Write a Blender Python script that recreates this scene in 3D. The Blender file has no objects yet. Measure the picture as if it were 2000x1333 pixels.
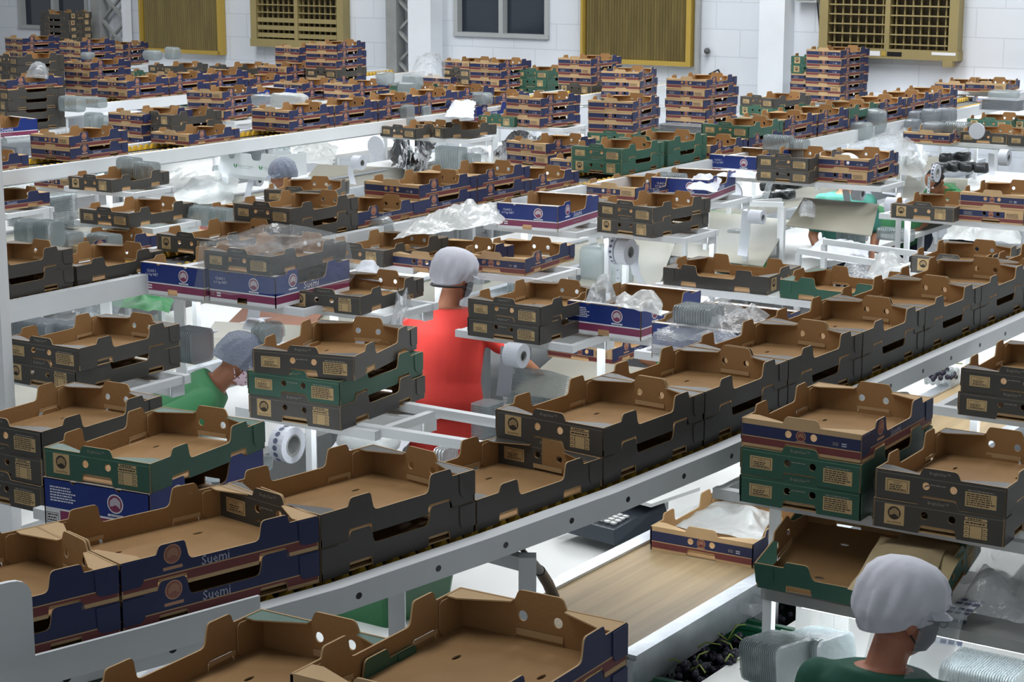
import bpy, bmesh, math, random
from math import sin, cos, pi, radians, sqrt, atan2
from mathutils import Vector, Matrix, noise

random.seed(7)
SC = bpy.context.scene
COL = SC.collection

# ---------------------------------------------------------------- camera, world, lights, exposure
CAM_H, PITCH, FPX = 3.2, radians(12), 3800.0
cam = bpy.data.objects.new('camera', bpy.data.cameras.new('camera'))
COL.objects.link(cam)
cam.location = (0, 0, CAM_H)
cam.rotation_euler = (pi / 2 - PITCH, 0, 0)
cam.data.sensor_width = 36.0
cam.data.lens = FPX / 2000 * 36
cam.data.clip_end = 200
SC.camera = cam
SC.view_settings.view_transform = 'Standard'
SC.view_settings.look = 'None'
SC.view_settings.gamma = 1
SC.view_settings.exposure = 0.0
SC.view_settings.use_curve_mapping = False
SC.cycles.max_bounces = 6
SC.cycles.diffuse_bounces = 3
SC.cycles.glossy_bounces = 3
SC.cycles.transmission_bounces = 4
SC.cycles.transparent_max_bounces = 10
SC.cycles.caustics_reflective = False
SC.cycles.caustics_refractive = False
world = bpy.data.worlds.new('world')
SC.world = world
world.use_nodes = True
bg = world.node_tree.nodes['Background']
bg.inputs[0].default_value = (0.93, 0.97, 1.0, 1)
bg.inputs[1].default_value = 0.55

def area_light(name, loc, sx, sy, power, color=(0.97, 0.98, 1.0), rot=(0, 0, 0)):
    l = bpy.data.lights.new(name, 'AREA')
    l.shape = 'RECTANGLE'; l.size = sx; l.size_y = sy
    l.energy = power; l.color = color
    o = bpy.data.objects.new(name, l)
    o.location = loc; o.rotation_euler = rot
    COL.objects.link(o)
    return o

YAW = radians(56)
for i, (x, y, p) in enumerate([(-1.5, 5.0, 120), (2.5, 10.0, 180), (-4.0, 12.5, 210), (1.0, 17.5, 330), (5.5, 15.5, 260), (-5.0, 21.0, 330)]):
    area_light('ceiling_panel_light', (x, y, 6.6), 4.5, 1.4, p, rot=(0, 0, YAW))

# ---------------------------------------------------------------- frame helpers
Dv = Vector((cos(YAW), sin(YAW), 0)); Nv = Vector((-sin(YAW), cos(YAW), 0))
P0 = Vector((-0.55, 11.11, 0))

def st(s, t, z=0.0):
    """point by distance s along the packing lines and t across them"""
    return P0 + Dv * s + Nv * t + Vector((0, 0, z))

_fw = Vector((0, cos(PITCH), -sin(PITCH))); _up = Vector((0, sin(PITCH), cos(PITCH)))

def at(x, y, z):
    """where the sight line through a photo pixel meets the level z"""
    d = _fw * FPX + Vector((1, 0, 0)) * (x - 1000) - _up * (y - 666.5)
    t = (z - CAM_H) / d.z
    return Vector((0, 0, CAM_H)) + d * t

def ppm(p):
    return FPX / ((p - Vector((0, 0, CAM_H))).dot(_fw))

# ---------------------------------------------------------------- materials
def lin(c):
    return tuple((v / 255 / 12.92) if v / 255 <= 0.04045 else ((v / 255 + 0.055) / 1.055) ** 2.4 for v in c) + (1,)

def new_mat(name):
    m = bpy.data.materials.new(name); m.use_nodes = True
    return m, m.node_tree, m.node_tree.nodes['Principled BSDF']

def M(name, rgb, rough=0.6, metal=0.0, var=0.0, scale=8.0, stretch=None, bump=0.0, bscale=60.0, spec=0.4):
    m, nt, b = new_mat(name)
    b.inputs['Roughness'].default_value = rough
    b.inputs['Metallic'].default_value = metal
    b.inputs['Specular IOR Level'].default_value = spec
    c = lin(rgb)
    if var > 0 or bump > 0:
        tc = nt.nodes.new('ShaderNodeTexCoord')
        mp = nt.nodes.new('ShaderNodeMapping'); nt.links.new(tc.outputs['Object'], mp.inputs[0])
        if stretch: mp.inputs['Scale'].default_value = stretch
    if var > 0:
        n = nt.nodes.new('ShaderNodeTexNoise'); n.inputs['Scale'].default_value = scale; n.inputs['Detail'].default_value = 5
        nt.links.new(mp.outputs[0], n.inputs[0])
        oi = nt.nodes.new('ShaderNodeObjectInfo')
        r = nt.nodes.new('ShaderNodeValToRGB')
        r.color_ramp.elements[0].position = 0.3; r.color_ramp.elements[1].position = 0.75
        r.color_ramp.elements[0].color = tuple(v * (1 - var) for v in c[:3]) + (1,)
        r.color_ramp.elements[1].color = tuple(min(1, v * (1 + var)) for v in c[:3]) + (1,)
        nt.links.new(n.outputs[0], r.inputs[0])
        hs = nt.nodes.new('ShaderNodeHueSaturation')
        mr = nt.nodes.new('ShaderNodeMapRange'); mr.inputs[3].default_value = 1 - var * 0.6; mr.inputs[4].default_value = 1 + var * 0.6
        nt.links.new(oi.outputs['Random'], mr.inputs[0]); nt.links.new(mr.outputs[0], hs.inputs['Value'])
        nt.links.new(r.outputs[0], hs.inputs['Color']); nt.links.new(hs.outputs[0], b.inputs['Base Color'])
    else:
        b.inputs['Base Color'].default_value = c
    if bump > 0:
        n2 = nt.nodes.new('ShaderNodeTexNoise'); n2.inputs['Scale'].default_value = bscale; n2.inputs['Detail'].default_value = 3
        nt.links.new(mp.outputs[0], n2.inputs[0])
        bp = nt.nodes.new('ShaderNodeBump'); bp.inputs['Strength'].default_value = bump; bp.inputs['Distance'].default_value = 0.01
        nt.links.new(n2.outputs[0], bp.inputs['Height']); nt.links.new(bp.outputs[0], b.inputs['Normal'])
    return m

def M_clear(name, rgb, alpha=0.4, rough=0.15, bump=0.0, bscale=30.0, var=False, spec=0.6):
    """clear or milky plastic: part see-through, part glossy"""
    m, nt, b = new_mat(name)
    b.inputs['Base Color'].default_value = lin(rgb)
    b.inputs['Roughness'].default_value = rough
    b.inputs['Specular IOR Level'].default_value = spec
    b.inputs['Alpha'].default_value = alpha
    if bump > 0:
        tc = nt.nodes.new('ShaderNodeTexCoord')
        n2 = nt.nodes.new('ShaderNodeTexNoise'); n2.inputs['Scale'].default_value = bscale; n2.inputs['Detail'].default_value = 4
        nt.links.new(tc.outputs['Object'], n2.inputs[0])
        bp = nt.nodes.new('ShaderNodeBump'); bp.inputs['Strength'].default_value = bump; bp.inputs['Distance'].default_value = 0.02
        nt.links.new(n2.outputs[0], bp.inputs['Height']); nt.links.new(bp.outputs[0], b.inputs['Normal'])
    return m

def M_emit(name, rgb, strength):
    m, nt, b = new_mat(name)
    b.inputs['Base Color'].default_value = lin(rgb)
    b.inputs['Emission Color'].default_value = lin(rgb)
    b.inputs['Emission Strength'].default_value = strength
    return m

KRAFT = M('kraft_board', (160, 125, 84), 0.75, var=0.10, scale=5, bump=0.12, bscale=120, spec=0.2)
KRAFTL = M('kraft_edge', (192, 162, 122), 0.8, var=0.06, scale=9, spec=0.2)
CHAR = M('charcoal_print', (73, 71, 67), 0.42, var=0.07, scale=4, bump=0.05, bscale=90, spec=0.35)
CHARL = M('charcoal_fold_highlight', (120, 116, 108), 0.5)  # paler tone, paints a highlight along the end panel's fold
GREEN = M('green_print', (56, 96, 80), 0.42, var=0.07, scale=4, bump=0.05, bscale=90, spec=0.35)
GREENL = M('green_fold_highlight', (104, 142, 118), 0.5)  # same painted fold highlight for the green trays
NAVY = M('navy_print', (44, 51, 86), 0.5, var=0.07, scale=4, spec=0.35)
MAROON = M('maroon_print', (118, 62, 62), 0.5, var=0.06, scale=6, spec=0.3)
LABEL = M('beige_label', (196, 168, 122), 0.7, var=0.05, scale=12)
INK = M('dark_ink', (58, 50, 42), 0.7)
INKL = M('pale_ink', (150, 146, 136), 0.7)
LOGO = M('copper_logo', (150, 96, 82), 0.6)
LOGOR = M('copper_ring', (186, 142, 112), 0.6)
SUEMI = M('silver_ink', (176, 180, 196), 0.5)
BLUE = M('bright_blue_print', (26, 50, 124), 0.4, var=0.05, scale=4, spec=0.4)
WHITEC = M('white_board', (226, 228, 230), 0.5)
PLUM = M('plum_print', (136, 58, 92), 0.4, spec=0.4)
WHITEI = M('white_ink', (235, 236, 240), 0.5)
STEEL = M('white_painted_steel', (222, 226, 228), 0.45, var=0.05, scale=3, bump=0.05, bscale=40)
STEELD = M('worn_grey_steel', (150, 152, 150), 0.5, var=0.12, scale=5)
ZINC = M('zinc_sheet', (188, 194, 200), 0.35, metal=0.7, var=0.10, scale=14, bump=0.15, bscale=30)
BELT = M('beige_belt', (174, 150, 112), 0.5, var=0.16, scale=3, stretch=(0.35, 9.0, 1.0), bump=0.05, bscale=120)
BEDG = M('grey_conveyor_bed', (128, 132, 132), 0.5, var=0.12, scale=6)
YELLOW = M('yellow_chain', (214, 172, 52), 0.5, var=0.1, scale=30)
BLACKP = M('black_plastic', (28, 28, 30), 0.35)
BLACKF = M('black_film', (36, 38, 40), 0.25, bump=0.8, bscale=14)
TABLE = M('white_bench_top', (222, 224, 222), 0.4, var=0.04, scale=3)
BELT2 = M('grey_beige_belt', (140, 138, 126), 0.5, var=.1, scale=3)
ACRYL = M('beige_bench_sheet', (142, 140, 126), 0.3, var=0.06, scale=2.5)
LED = M_emit('led_tube_glow', (245, 250, 255), 20.0)
FILM = M_clear('clear_film', (206, 214, 218), 0.17, 0.05, bump=1.0, bscale=18, spec=1.0)
FILM2 = M_clear('crinkled_film', (206, 212, 216), 0.42, 0.10, bump=0.7, bscale=22, spec=1.0)
MILKY = M_clear('milky_film', (206, 210, 208), 0.72, 0.3, bump=0.6, bscale=16)
CLAM = M_clear('clear_clamshell', (156, 168, 170), 0.56, 0.10, bump=0.25, bscale=50, spec=1.0)
CLAMD = M_clear('smoky_clamshell', (136, 144, 150), 0.72, 0.12, bump=0.2, bscale=50)
SHIELD = M_clear('visor_sheet', (196, 206, 212), 0.28, 0.06)
PAPERW = M('white_paper', (204, 208, 216), 0.55)
PAPERK = M('kraft_paper', (178, 160, 122), 0.8, var=0.12, scale=7, bump=0.4, bscale=18)
DISC = M('white_disc', (232, 234, 240), 0.45)
CRATEG = M('green_crate_plastic', (30, 92, 66), 0.4, var=0.06)
GRAPE = M('dark_grape', (38, 34, 52), 0.35, var=0.3, scale=20)
STEMG = M('grape_stem', (122, 138, 60), 0.7)
GREENS = M('green_sheet', (34, 122, 62), 0.45, var=0.08, scale=4, bump=0.1, bscale=20)
PVTIE = M('label_ink', (92, 96, 120), 0.6)

# ---------------------------------------------------------------- mesh builder
class MB:
    def __init__(self): self.v = []; self.f = []; self.m = []; self.mats = []; self.sm = []
    def mi(self, mat):
        if mat not in self.mats: self.mats.append(mat)
        return self.mats.index(mat)
    def add(self, verts, faces, mat, mtx=None, smooth=False):
        b = len(self.v)
        self.v += [tuple(mtx @ Vector(p)) if mtx else tuple(p) for p in verts]
        ml = mat if isinstance(mat, list) else None
        for i, f in enumerate(faces):
            self.f.append(tuple(b + k for k in f)); self.m.append(self.mi(ml[i] if ml else mat)); self.sm.append(smooth)
        return self
    def box(self, c, s, mat, mtx=None):
        x, y, z = c; a, b, d = s[0] / 2, s[1] / 2, s[2] / 2
        vs = [(x + i * a, y + j * b, z + k * d) for i in (-1, 1) for j in (-1, 1) for k in (-1, 1)]
        fs = [(0, 1, 3, 2), (4, 6, 7, 5), (0, 4, 5, 1), (2, 3, 7, 6), (0, 2, 6, 4), (1, 5, 7, 3)]
        return self.add(vs, fs, mat, mtx)
    def bar(self, p, q, w, h, mat):
        """square tube from p to q, w across and h high"""
        p = Vector(p); q = Vector(q); d = (q - p); L = d.length; d.normalize()
        ref = Vector((0, 0, 1)) if abs(d.z) < 0.95 else Dv
        a = d.cross(ref).normalized(); u = a.cross(d).normalized()
        mtx = Matrix((a.to_4d(), d.to_4d(), u.to_4d(), (0, 0, 0, 1))).transposed()
        for i in range(3): mtx[3][i] = 0
        mtx = Matrix.Translation((p + q) / 2) @ mtx
        return self.box((0, 0, 0), (w, L, h), mat, mtx)
    def loft(self, rings, mat, cap=True, smooth=True, closed=True):
        n = len(rings[0]); vs = [p for r in rings for p in r]; fs = []
        for i in range(len(rings) - 1):
            for k in range(n if closed else n - 1):
                k2 = (k + 1) % n
                fs.append((i * n + k, i * n + k2, (i + 1) * n + k2, (i + 1) * n + k))
        self.add(vs, fs, mat, None, smooth)
        if cap:
            self.add(rings[0], [tuple(reversed(range(n)))], mat); self.add(rings[-1], [tuple(range(n))], mat)
        return self
    def tube(self, pts, r, mat, n=8, cap=True):
        rings = []
        pts = [Vector(p) for p in pts]
        for i, p in enumerate(pts):
            d = (pts[min(i + 1, len(pts) - 1)] - pts[max(i - 1, 0)]).normalized()
            ref = Vector((0, 0, 1)) if abs(d.z) < 0.9 else Vector((1, 0, 0))
            a = d.cross(ref).normalized(); u = a.cross(d)
            rr = r[i] if isinstance(r, (list, tuple)) else r
            rings.append([tuple(p + a * (rr * cos(2 * pi * k / n)) + u * (rr * sin(2 * pi * k / n))) for k in range(n)])
        return self.loft(rings, mat, cap)
    def ell(self, c, r, mat, n=14, k=9, mtx=None):
        rings = []
        for i in range(k + 1):
            th = pi * i / k; th = min(max(th, 0.02), pi - 0.02)
            rings.append([(c[0] + r[0] * sin(th) * cos(2 * pi * j / n), c[1] + r[1] * sin(th) * sin(2 * pi * j / n), c[2] - r[2] * cos(th)) for j in range(n)])
        if mtx: rings = [[tuple(mtx @ Vector(p)) for p in r_] for r_ in rings]
        return self.loft(rings, mat, True)
    def mesh(self, name):
        me = bpy.data.meshes.new(name)
        me.from_pydata(self.v, [], self.f)
        for m in self.mats: me.materials.append(m)
        me.polygons.foreach_set('material_index', self.m)
        me.polygons.foreach_set('use_smooth', self.sm)
        me.update()
        return me
    def join(self, o, mtx=None):
        b = len(self.v)
        self.v += [tuple(mtx @ Vector(p)) if mtx else p for p in o.v]
        self.f += [tuple(b + k for k in f) for f in o.f]
        self.m += [self.mi(o.mats[k]) for k in o.m]; self.sm += o.sm
        return self
    def obj(self, name, parent=None, mtx=None):
        o = bpy.data.objects.new(name, self.mesh(name)); COL.objects.link(o)
        if parent is not None: o.parent = parent
        if mtx is not None: o.matrix_basis = mtx
        return o

def tag(o, label, cat, group=None, kind=None):
    n = len(label.replace('-', ' ').split())
    o['label'] = label; o['category'] = cat
    if group: o['group'] = group
    if kind: o['kind'] = kind
    return o

def empty(name, loc, rz=0.0, rot=None):
    o = bpy.data.objects.new(name, None); COL.objects.link(o)
    o.empty_display_size = 0.05
    o.location = loc; o.rotation_euler = rot or (0, 0, rz)
    return o

def link_mesh(name, me, parent=None, mtx=None):
    o = bpy.data.objects.new(name, me); COL.objects.link(o)
    if parent is not None: o.parent = parent
    if mtx is not None: o.matrix_basis = mtx
    return o

def round_poly(pts, r, seg=3):
    out = []; n = len(pts)
    for i, p in enumerate(pts):
        rr = r
        if len(p) == 3: rr = p[2]
        p = Vector(p[:2]); a = Vector(pts[i - 1][:2]); b = Vector(pts[(i + 1) % n][:2])
        if rr <= 0: out.append((p.x, p.y)); continue
        da = (a - p); db = (b - p); q = min(rr, da.length * 0.45, db.length * 0.45)
        s_ = p + da.normalized() * q; e_ = p + db.normalized() * q
        for k in range(seg + 1):
            t = k / seg
            v = s_ * (1 - t) ** 2 + p * (2 * t * (1 - t)) + e_ * t ** 2
            out.append((v.x, v.y))
    return out

def circle(cx, cy, r, n=12):
    return [(cx + r * cos(2 * pi * k / n), cy + r * sin(2 * pi * k / n)) for k in range(n)]

def flat_shape(outer, holes, th):
    """filled outline with holes, extruded to a slab of thickness th: verts, faces in (u, v, w), w 0..th"""
    cu = bpy.data.curves.new('tmp', 'CURVE'); cu.dimensions = '2D'; cu.fill_mode = 'BOTH'; cu.extrude = th / 2
    for lp in [outer] + list(holes):
        sp = cu.splines.new('POLY'); sp.points.add(len(lp) - 1)
        for i, p in enumerate(lp): sp.points[i].co = (p[0], p[1], 0, 1)
        sp.use_cyclic_u = True
    ob = bpy.data.objects.new('tmp', cu)
    me = bpy.data.meshes.new_from_object(ob)
    bm = bmesh.new(); bm.from_mesh(me)
    bmesh.ops.remove_doubles(bm, verts=bm.verts, dist=1e-6)
    bmesh.ops.translate(bm, verts=bm.verts, vec=(0, 0, th / 2))
    bpy.data.objects.remove(ob); bpy.data.curves.remove(cu); bpy.data.meshes.remove(me)
    return bm

def slab(mb, outer, holes, th, place, print_of=None, back=KRAFT, edge=KRAFTL, cut_u=(), cut_v=()):
    """adds the slab to mb; place maps (u,v,w) to xyz; the w = th side carries the print"""
    bm = flat_shape(outer, holes, th)
    for c in cut_u: bmesh.ops.bisect_plane(bm, geom=bm.verts[:] + bm.edges[:] + bm.faces[:], plane_co=(c, 0, 0), plane_no=(1, 0, 0))
    for c in cut_v: bmesh.ops.bisect_plane(bm, geom=bm.verts[:] + bm.edges[:] + bm.faces[:], plane_co=(0, c, 0), plane_no=(0, 1, 0))
    bm.normal_update(); bm.verts.ensure_lookup_table()
    p = [place(*v.co) for v in bm.verts]
    a = Vector(place(1, 0, 0)) - Vector(place(0, 0, 0)); b = Vector(place(0, 1, 0)) - Vector(place(0, 0, 0)); c = Vector(place(0, 0, 1)) - Vector(place(0, 0, 0))
    flip = a.cross(b).dot(c) < 0
    fs = []; ms = []
    for f in bm.faces:
        ids = [v.index for v in f.verts]
        if flip: ids.reverse()
        fs.append(ids)
        z = f.normal.z; ce = f.calc_center_median()
        if abs(z) < 0.5: ms.append(edge)
        elif ce.z > th * 0.5: ms.append(print_of(ce.x, ce.y) if print_of else back)
        else: ms.append(back)
    mb.add(p, fs, ms)
    bm.free()

_tc = {}
def text_mesh(txt, size):
    """verts, faces of a line of lettering, centred at 0,0 in (u, v)"""
    k = (txt, size)
    if k in _tc: return _tc[k]
    cu = bpy.data.curves.new('tmp', 'FONT'); cu.body = txt; cu.size = size; cu.align_x = 'CENTER'; cu.align_y = 'CENTER'; cu.resolution_u = 1
    ob = bpy.data.objects.new('tmp', cu)
    me = bpy.data.meshes.new_from_object(ob)
    r = ([(v.co.x, v.co.y) for v in me.vertices], [tuple(p.vertices) for p in me.polygons])
    bpy.data.objects.remove(ob); bpy.data.curves.remove(cu); bpy.data.meshes.remove(me)
    _tc[k] = r
    return r

class Decal:
    """thin flat print on a panel: shapes in (u, v), laid down in layers"""
    def __init__(self, place): self.mb = MB(); self.place = place; self.out = []
    def cut(self, name):
        if self.mb.v: self.out.append((name, self.mb))
        self.mb = MB(); return self
    def poly(self, pts, mat, lay=1):
        vs = [self.place(u, v, 0.0004 * lay) for u, v in pts]
        n = len(pts)
        fs = [tuple(range(n))]
        self.mb.add(vs, fs, mat); return self
    def rect(self, u0, v0, u1, v1, mat, lay=1): return self.poly([(u0, v0), (u1, v0), (u1, v1), (u0, v1)], mat, lay)
    def disc(self, cu, cv, r, mat, lay=1, n=16): return self.poly(circle(cu, cv, r, n), mat, lay)
    def text(self, txt, cu, cv, size, mat, lay=2):
        vs, fs = text_mesh(txt, size)
        self.mb.add([self.place(cu + u, cv + v, 0.0004 * lay) for u, v in vs], fs, mat); return self
    def lines(self, u0, u1, v0, v1, n, mat, lay=2, fill=0.5, seed=1):
        """rows of words too small to read in the photograph"""
        rnd = random.Random(seed); h = (v1 - v0) / n
        for i in range(n):
            v = v1 - (i + 0.5) * h; u = u0; end = u0 + (u1 - u0) * rnd.uniform(0.7, 1.0)
            while u < end - 0.002:
                w = min(rnd.uniform(0.004, 0.013), end - u)
                self.rect(u, v - h * fill / 2, u + w, v + h * fill / 2, mat, lay); u += w + 0.0022
        return self
    def stripes(self, cu, cv, r, mat, lay=3):
        for k in range(5):
            a = radians(35 + k * 9); o = (k - 2) * r * 0.26
            p = [(cu - r * 0.75 + r * 1.5 * i / 6, cv + o * 0.7 + r * 0.32 * sin(i / 6 * pi * 1.3 - 0.6)) for i in range(7)]
            p = [(u, v) for u, v in p if (u - cu) ** 2 + (v - cv) ** 2 < (r * 0.9) ** 2]
            if len(p) < 2: continue
            w = r * 0.055
            self.poly([(u, v - w) for u, v in p] + [(u, v + w) for u, v in reversed(p)], mat, lay)
        return self
# ---------------------------------------------------------------- cardboard trays
BL, BW, BH, BT = 0.57, 0.40, 0.088, 0.0045
HT = {'K': 0.088, 'G': 0.088, 'N': 0.088, 'B': 0.150}
PRINT = {'K': (CHAR, CHARL), 'G': (GREEN, GREENL), 'N': (NAVY, KRAFTL), 'B': (BLUE, WHITEC)}

def pl_end(u, v, w): return (-BL / 2 + BT - w, -u, v)            # near end, seen from outside: u to the right
def pl_side(u, v, w): return (-BL / 2 + u, -BW / 2 + BT - w, v)   # right-hand side, u away from the near end
ROT = Matrix.Rotation(pi, 4, 'Z')
def far(pl): return lambda u, v, w: tuple(ROT @ Vector(pl(u, v, w)))

def end_outline(kind):
    h = BW / 2
    if kind == 'B':
        H = 0.150
        o = [(-h, 0, 0), (-0.03, 0, 0), (-0.03, 0.03, .003), (0.03, 0.03, .003), (0.03, 0, 0), (h, 0, 0), (h, H, .004)]
        for c in (0.085, -0.085):
            o += [(c + 0.011, H, 0)] + [(c + 0.011 * cos(a), H - 0.011 * sin(a), 0) for a in (0.5, 1.05, 1.57, 2.1, 2.64)] + [(c - 0.011, H, 0)]
        o += [(-h, H, .004)]
        return o, []
    o = [(-h, 0, 0), (-0.058, 0, 0), (-0.052, 0.026, .004), (0.052, 0.026, .004), (0.058, 0, 0), (h, 0, 0), (h, BH, .002),
         (0.062, BH, .002), (0.052, 0.111, .009), (-0.052, 0.111, .009), (-0.062, BH, .002), (-h, BH, .002)]
    return o, [circle(-0.042, 0.056, 0.0115), circle(0.042, 0.056, 0.0115)]

def side_outline(kind):
    L = BL
    if kind == 'B':
        H, T, V = 0.150, 0.165, 0.092
        n = []
        o = [(0, 0, 0), (L, 0, 0), (L, H, .004), (0.83 * L, H, .004), (0.80 * L, T, .01), (0.70 * L, T, .01), (0.66 * L, V, .02), (0.30 * L, V, .012), (0.29 * L, T, .008), (0.16 * L, T, .008), (0.15 * L, H, .004), (0, H, .004)]
        return o, []
    H, T, V = BH, 0.110, 0.060
    nt = [(0.17 * L, 0, 0), (0.175 * L, 0.027, .004), (0.315 * L, 0.027, .004), (0.32 * L, 0, 0)]
    nf = [(0.68 * L, 0, 0), (0.685 * L, 0.027, .004), (0.825 * L, 0.027, .004), (0.83 * L, 0, 0)]
    o = [(0, 0, 0)] + nt + nf + [(L, 0, 0), (L, H, .003), (0.845 * L, H, .003), (0.835 * L, T, .009), (0.70 * L, T, .012), (0.685 * L, V, .014),
         (0.33 * L, V, .014), (0.31 * L, T, .009), (0.185 * L, T, .009), (0.17 * L, H, .004), (0, H, .003)]
    return o, []

def end_print(kind, var):
    if kind in 'KG':
        a, b = PRINT[kind]
        return lambda u, v: b if 0.0775 < v < 0.0792 else a  # thin line near the top carries the painted fold highlight
    if kind == 'N':
        def f(u, v):
            if v > 0.071 or v < 0.010 or 0.032 < v < 0.035: return KRAFTL
            if v < 0.032: return MAROON
            if var == 'b' and u > 0.085: return KRAFTL
            return NAVY
        return f
    def g(u, v):
        if v > 0.146: return WHITEC
        if v > 0.058: return BLUE
        if v > 0.052 or v < 0.018: return WHITEC
        if var == 'b' and u < -0.14: return WHITEC
        return PLUM
    return g

def side_print(kind):
    if kind in 'KG': return lambda u, v: PRINT[kind][0]
    if kind == 'N':
        return lambda u, v: KRAFTL if (v < 0.010 or 0.032 < v < 0.035) else (MAROON if v < 0.032 else NAVY)
    return lambda u, v: (WHITEC if (v < 0.018 or 0.052 < v < 0.058) else (PLUM if v < 0.052 else BLUE))

CUTV = {'K': (0.0775, 0.0792), 'G': (0.0775, 0.0792), 'N': (0.010, 0.032, 0.035, 0.071), 'B': (0.018, 0.052, 0.058, 0.146)}

def logo(d, cu, cv, r, ring, core, strip=None, base=True):
    d.disc(cu, cv, r, ring, 1); d.disc(cu, cv, r * 0.86, core, 2); d.stripes(cu, cv, r * 0.86, ring, 3)
    if base: d.rect(cu - r * 0.95, cv - r * 1.55, cu + r * 0.95, cv - r * 1.2, ring, 1)

def end_decals(kind, var, place):
    d = Decal(lambda u, v, w: place(u, v, BT + w))
    if kind in 'KG':
        d.text('BrightStar™', 0, 0.097, 0.013, INKL, 1).cut('tab_lettering')
        if var == 'a':
            d.rect(-0.168, 0.024, -0.092, 0.064, LABEL, 1)
            for a, b, c, e in ((-0.162, 0.028, -0.098, 0.0292), (-0.162, 0.0588, -0.098, 0.060), (-0.162, 0.028, -0.1608, 0.060), (-0.0992, 0.028, -0.098, 0.060)): d.rect(a, b, c, e, INK, 2)
            d.text('CLASS I', -0.13, 0.053, 0.008, INK); d.lines(-0.155, -0.104, 0.030, 0.048, 3, INK, seed=3).cut('printed_label')
            d.rect(0.078, 0.016, 0.172, 0.060, LABEL, 1); d.lines(0.082, 0.168, 0.019, 0.058, 6, INK, seed=5)
            d.cut('printed_label'); d.lines(0.085, 0.165, 0.062, 0.068, 1, INKL, 1, seed=2)
            d.lines(-0.028, 0.028, 0.059, 0.065, 1, INKL, 1, seed=9).cut('fine_print')
        else:
            d.rect(-0.165, 0.014, -0.103, 0.076, LABEL, 1)
            d.disc(-0.134, 0.050, 0.0205, INK, 2); d.stripes(-0.134, 0.050, 0.0205, LABEL, 3)
            d.text('Special Fruit', -0.134, 0.0215, 0.0088, INK).cut('logo_label')
            d.rect(0.082, 0.066, 0.148, 0.074, LABEL, 1); d.lines(0.09, 0.146, 0.0675, 0.0725, 1, INK, fill=.8, seed=4)
            d.rect(0.080, 0.051, 0.148, 0.0635, LABEL, 1); d.lines(0.084, 0.146, 0.053, 0.062, 1, INK, seed=6)
            d.rect(0.098, 0.012, 0.133, 0.0490, LABEL, 1)
            for k in range(3):
                v = 0.012 + k * 0.0128
                d.rect(0.080, v, 0.096, v + 0.0112, LABEL, 1); d.rect(0.135, v, 0.150, v + 0.0112, LABEL, 1)
                d.rect(0.084, v + 0.004, 0.091, v + 0.006, INK, 2); d.rect(0.138, v + 0.004, 0.146, v + 0.006, INK, 2)
    elif kind == 'N':
        d.disc(0, 0.055, 0.0165, LOGOR, 1); d.disc(0, 0.055, 0.0142, MAROON, 2); d.stripes(0, 0.055, 0.014, LOGOR, 3); d.rect(-0.0165, 0.0365, 0.0165, 0.0395, LOGOR, 1).cut('printed_logo')
        if var == 'a':
            d.lines(0.105, 0.130, 0.042, 0.054, 2, INKL, 1, seed=4); d.rect(0.134, 0.049, 0.150, 0.053, SUEMI, 1); d.rect(0.134, 0.042, 0.150, 0.046, SUEMI, 1)
        else:
            d.lines(0.095, 0.180, 0.036, 0.066, 4, INK, 1, seed=5); d.lines(-0.17, -0.10, 0.040, 0.062, 3, INKL, 1, seed=7)
    else:
        d.disc(0.072, 0.102, 0.030, WHITEI, 1); d.disc(0.072, 0.102, 0.026, PLUM, 2); d.stripes(0.072, 0.102, 0.026, WHITEI, 3)
        d.rect(0.043, 0.062, 0.101, 0.069, WHITEI, 1); d.text('Special Fruit', 0.072, 0.0655, 0.008, INK).cut('printed_logo')
        if var == 'a':
            d.text('CLASS I', -0.130, 0.112, 0.018, WHITEI, 1); d.text('6.0 kg NET', -0.128, 0.094, 0.018, WHITEI, 1)
            d.lines(-0.185, -0.160, 0.026, 0.046, 2, INKL, 1, seed=3); d.rect(-0.152, 0.038, -0.128, 0.045, WHITEI, 1); d.rect(-0.152, 0.026, -0.128, 0.033, WHITEI, 1)
        else:
            d.lines(-0.175, -0.075, 0.078, 0.128, 6, WHITEI, 1, seed=8)
            for a, b, c, e in ((-0.192, 0.010, -0.146, 0.0115), (-0.192, 0.0415, -0.146, 0.043), (-0.192, 0.010, -0.1905, 0.043), (-0.1475, 0.010, -0.146, 0.043)): d.rect(a, b, c, e, INK, 1)
            d.lines(-0.188, -0.150, 0.014, 0.040, 3, INK, 1, seed=2)
    return d.cut('end_lettering').out

def side_decals(kind, place):
    if kind in 'KG': return None
    d = Decal(lambda u, v, w: place(u, v, BT + w))
    L = BL
    if kind == 'N':
        c = 0.2475 * L
        d.disc(c, 0.082, 0.0245, LOGOR, 1); d.disc(c, 0.082, 0.0215, LOGO, 2); d.stripes(c, 0.082, 0.021, LOGOR, 3); d.rect(c - 0.027, 0.044, c + 0.027, 0.052, LOGOR, 1).cut('printed_logo')
        d.text('Suemi', 0.46 * L, 0.046, 0.034, SUEMI, 1)
    else:
        c = 0.225 * L
        d.disc(c, 0.115, 0.031, WHITEI, 1); d.disc(c, 0.115, 0.027, PLUM, 2); d.stripes(c, 0.115, 0.027, WHITEI, 3); d.rect(c - 0.03, 0.072, c + 0.03, 0.079, WHITEI, 1).cut('printed_logo')
        d.text('Suemi', 0.47 * L, 0.077, 0.048, WHITEI, 1)
        d.lines(0.35 * L, 0.62 * L, 0.030, 0.040, 1, INKL, 1, seed=4)
    return d.cut('side_lettering').out

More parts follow.
